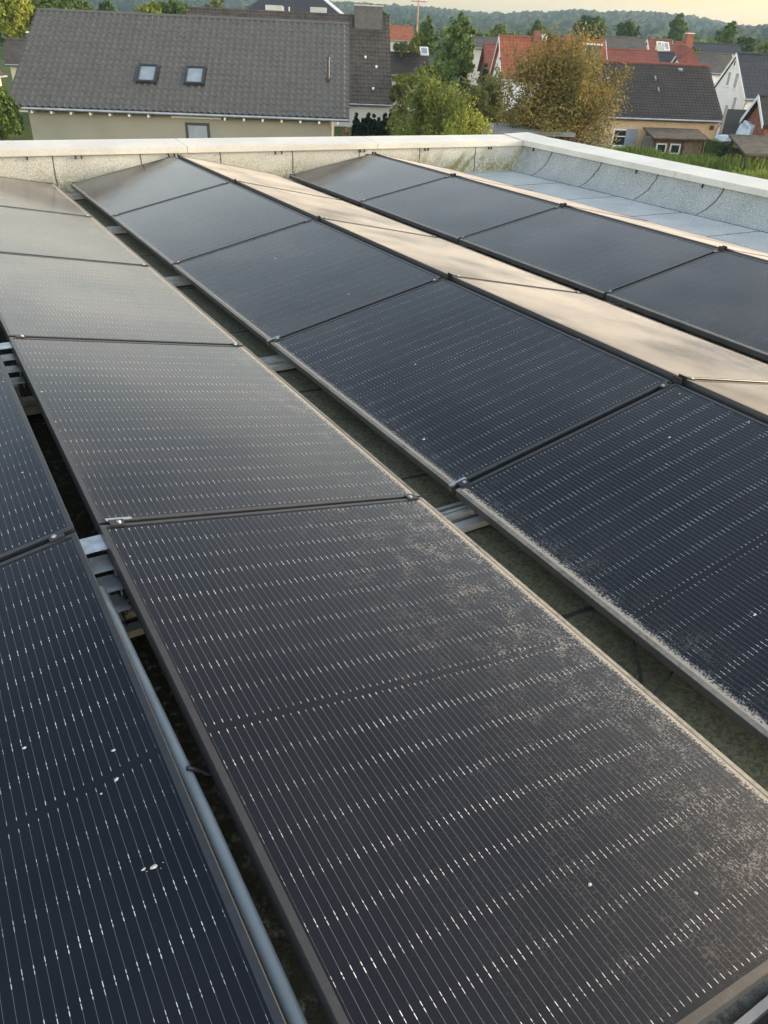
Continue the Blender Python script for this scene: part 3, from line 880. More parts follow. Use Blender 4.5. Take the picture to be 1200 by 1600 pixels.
class House:
    """gabled house; E eave's left end (front), th direction of the eave, L length, a half depth, h rise"""
    def __init__(s, name, label, E, th, L, a, h, roof, wall, group=None, tw=.35, tl=.42, amp=0.0, step=.02, over=.45, verge=.25, gnd=GZ, detail=True, ridge=None, vergem=None, gutter=True):
        E = Vector(E)
        s.ang = th
        s.root = empty(name, label, 'house', group, (E.x, E.y, gnd), th)
        s.z0 = E.z - gnd; s.L, s.a, s.h = L, a, h
        s.mw = Matrix.Translation((E.x, E.y, gnd)) @ Matrix.Rotation(th, 4, 'Z')
        sl = math.hypot(a, h)
        X, Y, Z = Vector((1, 0, 0)), Vector((0, 1, 0)), Vector((0, 0, 1))
        es = Vector((0, a, h)) / sl; en = Vector((0, -h, a)) / sl
        eb = Vector((0, -a, h)) / sl; nb = Vector((0, h, a)) / sl
        s.es, s.en, s.sl = es, en, sl
        m = MB()
        o = Vector((0, 0, s.z0))
        th_ = .14
        # slab body under the tiles
        A = [Vector((0, 0, s.z0)), Vector((0, a, s.z0 + h)), Vector((0, 2 * a, s.z0)), Vector((0, 2 * a - .02, s.z0 - th_)), Vector((0, a, s.z0 + h - th_ * 1.25)), Vector((0, .02, s.z0 - th_))]
        B = [p + X * L for p in A]
        m.add(A + B, [(0, 1, 7, 6), (1, 2, 8, 7), (2, 3, 9, 8), (3, 4, 10, 9), (4, 5, 11, 10), (5, 0, 6, 11), (0, 5, 4, 1), (1, 4, 3, 2), (6, 7, 10, 11), (7, 8, 9, 10)])
        if detail:
            tile_sheet(m, o + en * .03 - es * .03, X, es, en, L, sl + .03, tw, tl, amp, step, 6 if amp else 1)
            tile_sheet(m, o + Y * 2 * a + nb * .03, X, eb, nb, L, sl, tw * 2, tl * 2, amp, step, 4 if amp else 1)
        s.roof = m.build('roof', roof, s.root)
        m = MB()
        nseg = max(1, int(L / .45)) if detail else 1
        for q in range(nseg):
            x0, x1 = L * q / nseg, L * (q + 1) / nseg
            m.tube([(x0 - .02, a, s.z0 + h + .03), (x1, a, s.z0 + h + .045)], .10, 8)
        m.build('ridge_tiles', ridge or roof, s.root)
        if vergem:
            for x0 in (-.04, L + .005):
                m = MB()
                P = [(x0, -.03, s.z0 - .16), (x0, a, s.z0 + h - .16), (x0, 2 * a + .03, s.z0 - .16), (x0, 2 * a + .03, s.z0 + .07), (x0, a, s.z0 + h + .09), (x0, -.03, s.z0 + .07)]
                Q = [(x + .035, y, z) for x, y, z in P]
                m.add(P + Q, [(0, 1, 4, 5), (1, 2, 3, 4), (6, 7, 10, 11), (7, 8, 9, 10), (0, 1, 7, 6), (1, 2, 8, 7), (2, 3, 9, 8), (3, 4, 10, 9), (4, 5, 11, 10), (5, 0, 6, 11)])
                m.build('verge_board', vergem, s.root)
        # walls
        y0, y1, x0, x1 = over, 2 * a - over, verge, L - verge
        zt = s.z0 + h * over / a - th_ - .005
        za = s.z0 + h - th_ * 1.25 - .01
        P = [(x0, y0, 0), (x0, y1, 0), (x0, y1, zt), (x0, a, za), (x0, y0, zt)]
        Q = [(x1, y, z) for x, y, z in P]
        m = MB().add(P + Q, [(0, 1, 2, 3, 4), (5, 6, 7, 8, 9), (0, 5, 9, 4), (1, 6, 7, 2), (2, 7, 8, 3), (3, 8, 9, 4)])
        s.wall = m.build('wall', wall, s.root)
        s.y0, s.x0, s.x1 = y0, x0, x1
        if gutter:
            m = MB(); m.tube([(-.02, -.07, s.z0 - .05), (L + .02, -.07, s.z0 - .05)], .065, 10)
            m.build('gutter', M['gutter'], s.root)
        s.inv = s.mw.inverted()
    def wl(s, p): return s.mw @ Vector(p)
    def on_roof(s, u, v):
        """local (x, distance up the slope) of the roof point seen in direction (u, v)"""
        p = s.inv @ on_plane(u, v, s.mw @ Vector((0, 0, s.z0)), s.mw.to_3x3() @ s.en)
        return p.x, (p - Vector((0, 0, s.z0))).dot(s.es)
    def on_front(s, u, v):
        p = s.inv @ on_plane(u, v, s.mw @ Vector((0, s.y0, 0)), s.mw.to_3x3() @ Vector((0, -1, 0)))
        return p.x, p.z
    def on_left(s, u, v):
        p = s.inv @ on_plane(u, v, s.mw @ Vector((s.x0, 0, 0)), s.mw.to_3x3() @ Vector((1, 0, 0)))
        return p.y, p.z
    def window(s, x, z, w_, h_, frame=None, fw=.07, pane=None, name='window', side='front', transom=False):
        frame = frame or M['wood_white']
        def P(a_, b_, c_):   # along, out, up
            return Vector((a_, s.y0 - b_, c_)) if side == 'front' else Vector((s.x0 - b_, a_, c_))
        m = MB()
        def bx(a0, a1, o0, o1, c0, c1):
            p, q = P(a0, o0, c0), P(a1, o1, c1)
            m.span((min(p.x, q.x), min(p.y, q.y), min(p.z, q.z)), (max(p.x, q.x), max(p.y, q.y), max(p.z, q.z)))
        x0, x1, z0, z1 = x - w_ / 2, x + w_ / 2, z - h_ / 2, z + h_ / 2
        bx(x0, x1, -.02, .04, z1 - fw, z1); bx(x0, x1, -.02, .04, z0, z0 + fw)
        bx(x0, x0 + fw, -.02, .04, z0 + fw, z1 - fw); bx(x1 - fw, x1, -.02, .04, z0 + fw, z1 - fw)
        if transom: bx(x0 + fw, x1 - fw, -.02, .035, z0 + h_ * .55, z0 + h_ * .55 + fw * .7)
        f = m.build(name, frame, s.root)
        m = MB(); bx(x0 + fw * .8, x1 - fw * .8, -.01, .012, z0 + fw * .8, z1 - fw * .8)
        m.build('pane', pane or M['pane'], f)
        m = MB(); bx(x0 - .05, x1 + .05, -.02, .10, z0 - .05, z0 - .003)
        m.build('sill', frame, f)
        return f
    def roofbox(s, x, t, w_, l_, hh, mat_, name, parent=None):
        """a block lying in the roof slope"""
        o = Vector((x, 0, s.z0)) + s.es * t + s.en * .03
        mm = Matrix((Vector((1, 0, 0)), s.es, s.en)).transposed()
        m = MB().box(o + s.en * hh / 2, (w_, l_, hh), mm)
        return m.build(name, mat_, parent or s.root)
    def skylight(s, x, t, w_, l_, frame=None):
        o = Vector((x, 0, s.z0)) + s.es * t + s.en * .03
        mm = Matrix((Vector((1, 0, 0)), s.es, s.en)).transposed()
        m = MB(); b = .13
        for (cx, cy, sx, sy) in ((-w_ / 2 + b / 2, 0, b, l_), (w_ / 2 - b / 2, 0, b, l_), (0, -l_ / 2 + b / 2, w_ - 2 * b, b), (0, l_ / 2 - b / 2, w_ - 2 * b, b)):
            m.box(o + Vector((cx, 0, 0)) + s.es * cy + s.en * .09, (sx, sy, .18), mm)
        f = m.build('skylight', frame or M['dark_frame'], s.root)
        m = MB().box(o + s.en * .10, (w_ - 2 * b + .01, l_ - 2 * b + .01, .03), mm)
        m.build('pane', M['blind'], f)
    def chimney(s, x, y, w_, d_, ztop, m1, cap=None, name='chimney'):
        zb = s.z0 + s.h * (1 - abs(y - s.a) / s.a) - .6
        m = MB(); m.span((x - w_ / 2, y - d_ / 2, zb), (x + w_ / 2, y + d_ / 2, ztop))
        c = m.build(name, m1, s.roof)
        if cap:
            m = MB(); m.span((x - w_ / 2 - .06, y - d_ / 2 - .06, ztop + .002), (x + w_ / 2 + .06, y + d_ / 2 + .06, ztop + .10))
            m.build('chimney_cap', cap, s.roof)
        return c
    def pipe(s, pts, r_, mat_, name):
        return MB().tube(pts, r_, 8).build(name, mat_, s.root)

# grey pantiled house beyond the far parapet
g = House('grey_roof_house', 'khaki rendered house with large grey pantile roof and two skylights', (4.23, 38.47, -2.37), R(-27.53), 17.45, 7.33, 4.23, M['tile_grey'], M['wall_khaki'], tw=.349, tl=.47, amp=.055, step=.055, over=.55, verge=.85, vergem=M['tile_grey'])
for (u, v) in ((231, 119), (305, 122)):
    x, t = g.on_roof(u, v); g.skylight(x, t, 1.05, 1.5)
x, t = g.on_roof(513, 127)
f = MB().tube([Vector((x, 0, g.z0)) + g.es * t, Vector((x, 0, g.z0)) + g.es * t + Vector((0, 0, 1.05))], .07, 10)
f.tube([Vector((x, 0, g.z0)) + g.es * t + Vector((0, 0, 1.05)), Vector((x, 0, g.z0)) + g.es * t + Vector((0, 0, 1.12))], .10, 10)
f.box(Vector((x, 0, g.z0)) + g.es * t + g.en * .06, (.34, .36, .05), Matrix((Vector((1, 0, 0)), g.es, g.en)).transposed())
f.build('vent_pipe', M['dark_frame'], g.root)
x0, z0 = g.on_front(289, 191); x1, z1 = g.on_front(329, 222)
wf = g.window((x0 + x1) / 2, (z0 + z1) / 2, abs(x1 - x0), abs(z0 - z1), frame=M['dark_frame'], fw=.13, pane=M['blind'])
for q in range(17):        # rafter tails under the eave
    xx = g.x0 + .35 + q * .98
    if 7.2 < xx < 10.2: continue
    m = MB(); m.span((xx - .05, .03, g.z0 - .27), (xx + .05, .56, g.z0 - .145))
    m.build('rafter_tail', M['wood_white'], g.root)
m = MB(); xa, za = g.on_front(268, 180); xb, _ = g.on_front(346, 182)
m.span((xa, g.y0 - .16, za - .10), (xb, g.y0 - .004, za + .06)); m.build('awning_box', M['wood_white'], g.root)
x, z = g.on_front(519, 205)
g.pipe([(x - .03, .0, g.z0 - .1), (x, g.y0 - .1, g.z0 - .55), (x, g.y0 - .1, 0)], .05, M['wall_cream'], 'downpipe')
m = MB(); m.span((g.x1 - .01, g.y0 - .012, 0), (g.x1 + .012, g.y0 + .14, g.z0 - .2)); m.build('corner_trim', M['wood_white'], g.root)

# dark brown house behind it
d_ = House('brown_roof_house', 'dark brown tiled house with slate clad chimney behind the grey house', (20.93, 61.14, -3.57), R(-25), 17.16, 5.97, 6.32, M['tile_brown'], M['wall_pale'], tw=.33, tl=.40, amp=.045, step=.05, over=.5, verge=.15, vergem=M['trim_brown'])
p = d_.inv @ on_plane(576, 30, d_.mw @ Vector((0, d_.a - .9, 0)), d_.mw.to_3x3() @ Vector((0, 1, 0)))
d_.chimney(p.x, d_.a - .3, 2.4, 1.25, d_.z0 + d_.h + .75, M['slate_clad'], M['gutter'])
for (u, v) in ((588, 106), (571, 91), (583, 140)):
    x, t = d_.on_roof(u, v); d_.roofbox(x, t, .16, .2, .14, M['wood_white'], 'vent_tile')
# vents on ridge of the brown roof
for (u) in (443, 452):
    p = d_.inv @ on_plane(u, 30, d_.mw @ Vector((0, d_.a, 0)), d_.mw.to_3x3() @ Vector((0, 1, 0)))
    d_.pipe([(p.x, d_.a, d_.z0 + d_.h), (p.x, d_.a, d_.z0 + d_.h + .45)], .06, M['gutter'], 'vent_pipe')
E_ = d_
# dark hipped tower roof far behind
def pyramid_house():
    c = U(463, 30, 92)
    ztop = U(440, -22, 92).z
    zb = U(463, 29, 92).z
    root = empty('slate_roof_house', 'dark slate roof with white verge rising behind the brown tiled roof', 'house', None, (c.x, c.y, GZ), R(-27))
    wv = 5.2
    m = MB(); P = [(-wv, -4, zb - GZ), (wv, -4, zb - GZ), (wv, 5, zb - GZ), (-wv, 5, zb - GZ), (-2.2, .5, ztop - GZ), (1.4, .5, ztop - GZ)]
    m.add(P, [(0, 1, 5, 4), (1, 2, 5), (2, 3, 4, 5), (3, 0, 4), (3, 2, 1, 0)]); m.build('roof', M['tile_anth'], root)
    m = MB(); m.span((-wv + .4, -3.6, 0), (wv - .4, 4.6, zb - GZ - .002)); m.build('wall', M['wall_white'], root)
    m = MB()
    a, b = Vector(P[1]), Vector(P[5])
    m.tube([a + Vector((.05, -.05, .05)), b + Vector((.05, -.05, .05))], .14, 8); m.build('verge_board', M['wood_white'], root)
    for xx in (-2.0, 2.3):
        m = MB(); m.span((xx - .8, -3.9, zb - GZ + .05), (xx + .8, -3.0, zb - GZ + .95)); m.build('dormer', M['wall_pale'], root)
pyramid_house()

# yellow brick house with the shed
b_ = House('yellow_brick_house', 'yellow brick house with dark brown tile roof behind the wooden shed', (40.05, 32.28, -2.57), R(-25), 8.22, 4.06, 3.03, M['tile_dark'], M['brick_yellow'], tw=.25, tl=.25, amp=.012, step=.028, over=.35, verge=.12, ridge=M['tile_red2'])
for (u, v) in ((1023, 124), (1028, 142)):
    x, t = b_.on_roof(u, v); b_.roofbox(x, t, .09, .34, .12, M['gutter'], 'roof_vent')
x, t = b_.on_roof(1062, 111); b_.roofbox(x, t, .3, .2, .12, M['gutter'], 'roof_vent')
x0, z0 = b_.on_front(959, 201); x1, z1 = b_.on_front(976, 229)
b_.window((x0 + x1) / 2, (z0 + z1) / 2, abs(x1 - x0) * 1.0, abs(z0 - z1), fw=.09, transom=True)
x0, z0 = b_.on_front(979, 201); x1, _ = b_.on_front(997, 201)
m = MB(); m.span((x0, b_.y0 - .05, 0), (x1, b_.y0 - .004, z0)); dr = m.build('door', M['blind'], b_.root)
m = MB(); m.span((x0 + .08, b_.y0 - .12, z0 * .5), (x0 + .14, b_.y0 - .052, z0 * .5 + .14)); m.build('handle', M['steel'], dr)
b_.pipe([(b_.L - .15, -.05, b_.z0 - .1), (b_.x1 - .08, b_.y0 - .09, b_.z0 - .5), (b_.x1 - .08, b_.y0 - .09, 0)], .05, M['gutter'], 'downpipe')
p = b_.inv @ on_plane(924, 85, b_.mw @ Vector((0, b_.a, 0)), b_.mw.to_3x3() @ Vector((0, 1, 0)))
b_.chimney(p.x, b_.a, .95, .8, b_.z0 + b_.h + .95, M['slate_clad'], M['wood_white'])
xx, zz = b_.on_front(1111, 200)
m = MB(); m.span((xx - .1, b_.y0 - .14, zz - .1), (xx + .12, b_.y0 - .004, zz + .15)); m.build('wall_lamp', M['dark_frame'], b_.root)

# wooden shed in front of it
M['wood_brown'] = plain('stained_boards', (0.20, 0.095, 0.04), .75, .35, 5, fine=.4)
M['wood_grey'] = plain('weathered_boards', (0.26, 0.19, 0.125), .85, .35, 5, fine=.4)
M['felt'] = plain('roofing_felt', (0.085, 0.075, 0.055), .9, .3, 3)
sa = b_.on_front(1003, 206)[0]; sb = b_.on_front(1091, 206)[0]
def shed():
    root = empty('garden_shed', 'brown wooden garden shed with two white windows before the yellow brick house', 'shed', None, tuple(b_.wl((sa, b_.y0 - 2.3, 0))), R(-25))
    Wd, D, H = (sb - sa) * .86, 1.6, 2.15
    m = MB(); x1 = Wd * .58
    P = [(0, 0, 0), (x1, 0, 0), (x1, D, 0), (0, D, 0), (0, 0, H - .3), (x1, 0, H - .3), (x1, D, H), (0, D, H)]
    m.add(P, [(0, 1, 5, 4), (1, 2, 6, 5), (2, 3, 7, 6), (3, 0, 4, 7), (4, 5, 6, 7)]); m.build('cabin_wall', M['wood_brown'], root)
    m = MB(); P = [(x1 + .004, .06, 0), (Wd, .06, 0), (Wd, D, 0), (x1 + .004, D, 0), (x1 + .004, .06, H - .29), (Wd, .06, H - .29), (Wd, D, H - .01), (x1 + .004, D, H - .01)]
    m.add(P, [(0, 1, 5, 4), (1, 2, 6, 5), (2, 3, 7, 6), (3, 0, 4, 7), (4, 5, 6, 7)]); m.build('door', M['wood_grey'], root)
    m = MB(); P = [(-.2, -.35, H - .35), (Wd + .25, -.35, H - .35), (Wd + .25, D + .2, H + .06), (-.2, D + .2, H + .06)]
    Q = [(x, y, z + .09) for x, y, z in P]
    m.add(P + Q, [(0, 1, 2, 3), (4, 5, 6, 7), (0, 1, 5, 4), (1, 2, 6, 5), (2, 3, 7, 6), (3, 0, 4, 7)]); m.build('roof', M['felt'], root)
    for cx in (x1 * .28, x1 * .76):
        m = MB(); w2, z0, z1 = .36, .92, 1.55
        m.span((cx - w2, -.05, z0), (cx + w2, -.004, z0 + .09)); m.span((cx - w2, -.05, z1 - .09), (cx + w2, -.004, z1))
        m.span((cx - w2, -.05, z0 + .09), (cx - w2 + .09, -.004, z1 - .09)); m.span((cx + w2 - .09, -.05, z0 + .09), (cx + w2, -.004, z1 - .09))
        f = m.build('window', M['wood_white'], root)
        m = MB(); m.span((cx - w2 + .08, -.03, z0 + .08), (cx + w2 - .08, -.003, z1 - .08)); m.build('pane', M['pane'], f)
    for xx in (.03, x1, Wd - .03):
        m = MB(); m.span((xx - .05, -.056, 0), (xx + .05, -.002 if xx != x1 else -.051, H - .33)); m.build('corner_post', M['trim_brown'], root)
shed()
# dark board leaning beside the shed
q = b_.wl((b_.on_front(985, 225)[0] + .1, b_.y0 - 2.6, 0))
o = MB(); o.add([(-.55, 0, 0), (.5, 0, 0), (.5, .3, 1.9), (-.15, .3, 1.95), (-.55, .1, .7)] + [(-.55, .06, 0), (.5, .06, 0), (.5, .36, 1.9), (-.15, .36, 1.95), (-.55, .16, .7)], [(0, 1, 2, 3, 4), (5, 6, 7, 8, 9), (0, 1, 6, 5), (1, 2, 7, 6), (2, 3, 8, 7), (3, 4, 9, 8), (4, 0, 5, 9)])
o = o.build('leaning_board', M['slate_clad']); o.location = q; o.rotation_euler = (0, 0, R(-25)); tag(o, 'dark brown board leaning left of the wooden shed', 'board')

# white gabled house on the right
wh = House('white_gable_house', 'white house with narrow gable windows and anthracite roof at the right edge', (CAM.x + (72.39 - CAM.x) * .76, CAM.y + (46.24 - CAM.y) * .76, CAM.z - 3.9 * .76), R(-27), 11, 4.16 * .76, 3.70 * .76, M['tile_anth'], M['wall_white'], tw=.3, tl=.35, amp=.01, step=.02, over=.3, verge=.12, vergem=M['wood_white'], gnd=GZ - .6)
for (u, v, hh) in ((1139, 123, 1.0), (1150.5, 126, 1.05), (1146.5, 166, 1.3)):
    y, z = wh.on_left(u, v); wh.window(y, z, .62, hh, frame=M['wood_white'], fw=.06, side='left', pane=M['blind'])
y, z = wh.on_left(1148.5, 99); wh.window(y, z, .35, .45, fw=.05, side='left')
x, z = wh.on_front(1184, 171); wh.window(x, z, 1.0, 1.35, fw=.1)
wh.pipe([(.25, -.05, wh.z0 - .1), (wh.x0 + .06, wh.y0 - .08, wh.z0 - .5), (wh.x0 + .06, wh.y0 - .08, 0)], .05, M['gutter'], 'downpipe')

def px_house(name, label, u0, u1, ve, vr, dist, roof, wall, th=-26, pitch=40, gnd=None, slope=None, **kw):
    th = R(th)
    E0 = U(u0, ve, dist)
    e1 = Vector((math.cos(th), math.sin(th), 0)); e2 = Vector((-e1.y, e1.x, 0))
    r1 = ray(u1, ve + (u1 - u0) * .04)
    # length so that the far end of the eave lies towards u1
    A = np.array([[e1.x, -r1.x], [e1.y, -r1.y]]); bb = np.array([CAM.x - E0.x, CAM.y - E0.y])
    L = float(np.linalg.solve(A, bb)[0])
    tp = math.tan(R(pitch))
    lo, hi = .3, 30.0
    rv = ray(u0, vr)
    def f(a):
        P = E0 + e2 * a + Vector((0, 0, a * tp)) - CAM
        c = CM.transposed() @ P
        return 800 - FPX * c.y / -c.z
    for _ in range(50):
        mid_ = (lo + hi) / 2
        if f(mid_) > vr: lo = mid_
        else: hi = mid_
    a = lo
    return House(name, label, E0, th, max(2.0, L), a, a * tp, roof, wall, gnd=GZ if gnd is None else gnd, **kw)
FR = 'roofs of the village beyond the gardens'
rd = px_house('red_roof_house', 'house with long orange red pantile roof and white gable behind the autumn tree', 783, 951, 124, 57, 74, M['tile_red'], M['wall_white'], th=-27, pitch=47, tw=.3, tl=.36, amp=.03, step=.03, vergem=M['wood_white'], over=.3)
y, z = rd.on_left(775, 90); 
for dy in (-.7, .7):
    rd.window(rd.a + dy, rd.z0 + .5, .7, 1.3, fw=.07, side='left')
rd.window(rd.a, rd.z0 + rd.h * .6, .6, .9, fw=.07, side='left')
p = rd.inv @ on_plane(837, 62, rd.mw @ Vector((0, rd.a, 0)), rd.mw.to_3x3() @ Vector((0, 1, 0)))
rd.chimney(p.x, rd.a - .2, .55, .55, rd.z0 + rd.h + .55, M['brick_red'])
m = MB(); m.span((p.x + .45, rd.a - .3, rd.z0 + rd.h - .2), (p.x + .9, rd.a + .2, rd.z0 + rd.h + .32)); m.build('roof_vent', M['wood_white'], rd.root)
p = rd.inv @ on_plane(888, 62, rd.mw @ Vector((0, rd.a, 0)), rd.mw.to_3x3() @ Vector((0, 1, 0)))
rd.chimney(p.x, rd.a, .6, .5, rd.z0 + rd.h + .35, M['brick_red'])
px_house('small_red_house', 'small red roofed house with dark gable left of the white gable', 758, 782, 112, 69, 92, M['tile_red2'], M['trim_brown'], pitch=48, vergem=M['trim_brown'], over=.2)
px_house('low_dark_house', 'low dark roofed house with one bright skylight beside the brown roof', 604, 672, 116, 82, 92, M['tile_dark'], M['wall_pale'], pitch=35, over=.3).skylight(4.2, 3.6, .9, 1.2, M['wood_white'])
px_house('orange_roof_house', 'orange roofed house half hidden behind the brown roof', 600, 647, 62, 40, 170, M['tile_red'], M['wall_pale'], pitch=40, group=FR)
px_house('grey_ridge_house', 'grey roof seen just above the small red roof', 735, 790, 74, 58, 120, M['tile_greybrown'], M['wall_pale'], pitch=38)
px_house('brown_grey_house', 'grey brown roof with chimney right of the long orange roof', 944, 1012, 80, 57, 118, M['tile_greybrown'], M['wall_white'], pitch=38).chimney(8.5, 3.0, .9, .8, 7.2, M['wall_pale'])
h = px_house('dull_red_house', 'long dull red roof with a small dormer behind the yellow brick house', 930, 1032, 104, 76, 90, M['tile_red2'], M['brick_red'], pitch=40)
m = MB(); P = [(9.0, 1.2, h.z0 + .6), (11.2, 1.2, h.z0 + .6), (10.1, 1.2, h.z0 + 1.9), (9.0, 4.4, h.z0 + 2.2), (11.2, 4.4, h.z0 + 2.2), (10.1, 4.4, h.z0 + 2.3)]
m.add(P, [(0, 1, 2), (0, 2, 5, 3), (1, 4, 5, 2)]); m.build('dormer', M['tile_red2'], h.root)
h = px_house('bright_red_house', 'small bright red roof with white gable and two skylights', 1015, 1054, 84, 62, 128, M['tile_red2'], M['wall_white'], pitch=42, vergem=M['wood_white'])
for (u, v) in ((1032, 73), (1039, 74)):
    x, t = h.on_roof(u, v); h.skylight(x, t, 1.1, 1.4, M['wood_white'])
h = px_house('brown_red_house', 'brownish red roof with orange brick chimney behind the bright red roof', 1056, 1086, 82, 66, 132, M['tile_red2'], M['wall_white'], pitch=40)
p = h.inv @ on_plane(1075, 68, h.mw @ Vector((0, h.a, 0)), h.mw.to_3x3() @ Vector((0, 1, 0)))
h.chimney(p.x, h.a, .9, .8, h.z0 + h.h + 1.1, M['tile_red'], M['wood_white'])
px_house('black_roof_house', 'small black roof with white gable in front of the dull red roof end', 1029, 1064, 98, 82, 100, M['tile_anth'], M['wall_white'], pitch=40, vergem=M['wood_white'])
px_house('wide_grey_house', 'wide grey brown roof with white gable left of the white house', 1068, 1152, 112, 82, 96, M['tile_greybrown'], M['wall_white'], pitch=36, vergem=M['wood_white'])
px_house('black_ridge_house', 'black roof farther back under the tall birch trees', 1086, 1160, 82, 67, 140, M['tile_anth'], M['wall_white'], pitch=38)
px_house('far_brown_house', 'distant brown roof at the right picture edge under low trees', 1150, 1230, 86, 76, 170, M['tile_greybrown'], M['wall_white'], pitch=38)
# cream gabled house at the far left
cg = House('cream_house', 'cream gabled house with brown roof at the left picture edge', tuple(U(-75, 128, 62)), R(62), 9, 4.0, 4.4, M['tile_dark'], M['wall_cream'], over=.3, verge=.3, vergem=M['trim_brown'])
c2 = px_house('brown_back_house', 'brown roof with small brick chimney behind the cream gable', 8, 60, 100, 62, 80, M['tile_brown'], M['wall_cream'], th=-20, pitch=40)
c2.chimney(1.9, 3.0, .6, .6, c2.z0 + c2.h + .55, M['brick_red'], M['wood_white'])
# brick house corner on the right edge
px_house('red_brick_house', 'red brick gable with white verge at the right picture edge', 1192, 1290, 196, 150, 50, M['tile_dark'], M['brick_red'], th=-30, pitch=42, vergem=M['wood_white'], over=.2, gutter=False)
M['felt_grey'] = plain('grey_flat_roofing', (0.20, 0.195, 0.175), .9, .15, 2)
# flat carport roof
q = U(790, 200, 44)
root = empty('carport', 'flat grey roofed carport between the light green bush and autumn tree', 'carport', None, (q.x, q.y, GZ), R(-22))
m = MB(); zt = q.z - GZ; m.span((-2.0, -1.6, zt - .18), (3.2, 2.6, zt)); m.build('roof', M['felt_grey'], root)
for sx in (-1.8, 3.0):
    for sy in (-1.4, 2.4):
        m = MB(); m.span((sx - .07, sy - .07, 0), (sx + .07, sy + .07, zt - .182)); m.build('post', M['trim_brown'], root)
# fence panels, wrapped garden furniture and tarp roof near the white house
M['fence'] = plain('anthracite_fence', (0.035, 0.037, 0.042), .6, .2, 2)
M['post'] = plain('timber_post', (0.30, 0.26, 0.21), .8, .2, 3)
q = U(1124, 214, 56)
root = empty('privacy_fence', 'anthracite fence panels between pale posts before the white house', 'fence', None, (q.x, q.y, U(1172, 224, 56).z + .003), R(-30))
for i in range(4):
    m = MB(); m.span((i * 1.9 + .07, -.03, .05), (i * 1.9 + 1.83, .03, 1.75 - .06 * i))
    m.build('fence_panel', M['fence'], root)
    m = MB(); m.span((i * 1.9 - .065, -.06, 0), (i * 1.9 + .065, .06, 1.95 - .06 * i)); m.build('post', M['post'], root)
tz = U(1172, 224, 56).z
m = MB(); m.span((-.4, -5.2, 0), (14, 1.0, tz - GZ)); o = m.build('terrace', M['ground']); qq = U(1124, 214, 56); o.location = (qq.x, qq.y, GZ); o.rotation_euler = (0, 0, R(-30)); struct(o)
M['wrap'] = plain('pale_blue_cover', (0.42, 0.49, 0.55), .35, .12, 3)
def lump(name, u, v, d, size, mat_, label, cat, seed, gz=None):
    q = U(u, v, d); bm = bmesh.new()
    bmesh.ops.create_icosphere(bm, subdivisions=4, radius=1.0)
    for vv in bm.verts:
        n_ = noise.noise(vv.co * 1.6 + Vector((seed, 0, 0))) * .30 + noise.noise(vv.co * 4 + Vector((0, seed, 0))) * .10
        c_ = vv.co
        c_.x = math.copysign(abs(c_.x) ** .6, c_.x); c_.y = math.copysign(abs(c_.y) ** .6, c_.y); c_.z = math.copysign(abs(c_.z) ** .7, c_.z)
        vv.co = Vector((c_.x * size[0], c_.y * size[1], c_.z * size[2])) * (1 + n_)
        if c_.z < -.3: vv.co.x *= .96
    me = bpy.data.meshes.new(name); bm.to_mesh(me); bm.free()
    o = link(name, me, mat_, None, True); o.location = q; o.rotation_euler = (0, 0, R(-25))
    return tag(o, label, cat)
lump('covered_chair', 1172, 212, 52, (.62, .6, .75), M['wrap'], 'pale blue plastic wrapped garden chair before the dark fence', 'garden chair', 2.0)
lump('covered_table', 1142, 217, 52, (.75, .5, .18), M['wrap'], 'low flat pale blue covered garden table left of the wrapped chair', 'garden table', 7.0)
q = U(1165, 227, 47)
root = empty('felt_lean_to', 'dark felt roof of a low shelter at the right edge', 'shelter', None, (q.x, q.y, GZ), R(-32))
zt = q.z - GZ
m = MB(); P = [(-.4, -1.2, zt - .25), (5, -1.2, zt - .25), (5, 1.6, zt + .35), (-.4, 1.6, zt + .35)]; Q = [(x, y, z - .1) for x, y, z in P]
m.add(P + Q, [(0, 1, 2, 3), (4, 5, 6, 7), (0, 1, 5, 4), (1, 2, 6, 5), (2, 3, 7, 6), (3, 0, 4, 7)]); m.build('roof', M['felt'], root)
for sx in (-.2, 4.8):
    for sy, zz in ((-1.0, zt - .34), (1.4, zt + .18)):
        m = MB(); m.span((sx - .06, sy - .06, 0), (sx + .06, sy + .06, zz)); m.build('post', M['trim_brown'], root)
# utility pole
q = U(652, 40, 135)
root = empty('utility_pole', 'wooden utility pole with crossarm above the orange roof', 'pole', None, (q.x, q.y, GZ), R(-20))
zt = U(650, -8, 135).z - GZ
M['pole'] = plain('timber_pole', (0.36, 0.22, 0.13), .8, .2, 2)
MB().tube([(0, 0, 0), (0, 0, zt)], .14, 8, .10).build('pole', M['pole'], root)
za = U(650, 2, 135).z - GZ
m = MB(); m.span((-1.2, -.24, za - .07), (1.2, -.15, za + .07)); m.build('crossarm', M['pole'], root)
for sx in (-1.05, -.5, .5, 1.05):
    MB().tube([(sx, -.2, za + .12), (sx, -.2, za + .42)], .07, 6).build('insulator', M['wood_white'], root)
# garden path and low wall seen at the far left
q = U(16, 222, 34)
m = MB(); m.span((-3.4, -1.2, 0), (1.5, 1.2, .02)); o = m.build('path', M['wall_pale']); o.location = (q.x, q.y, GZ + .004); o.rotation_euler = (0, 0, R(62)); struct(o)

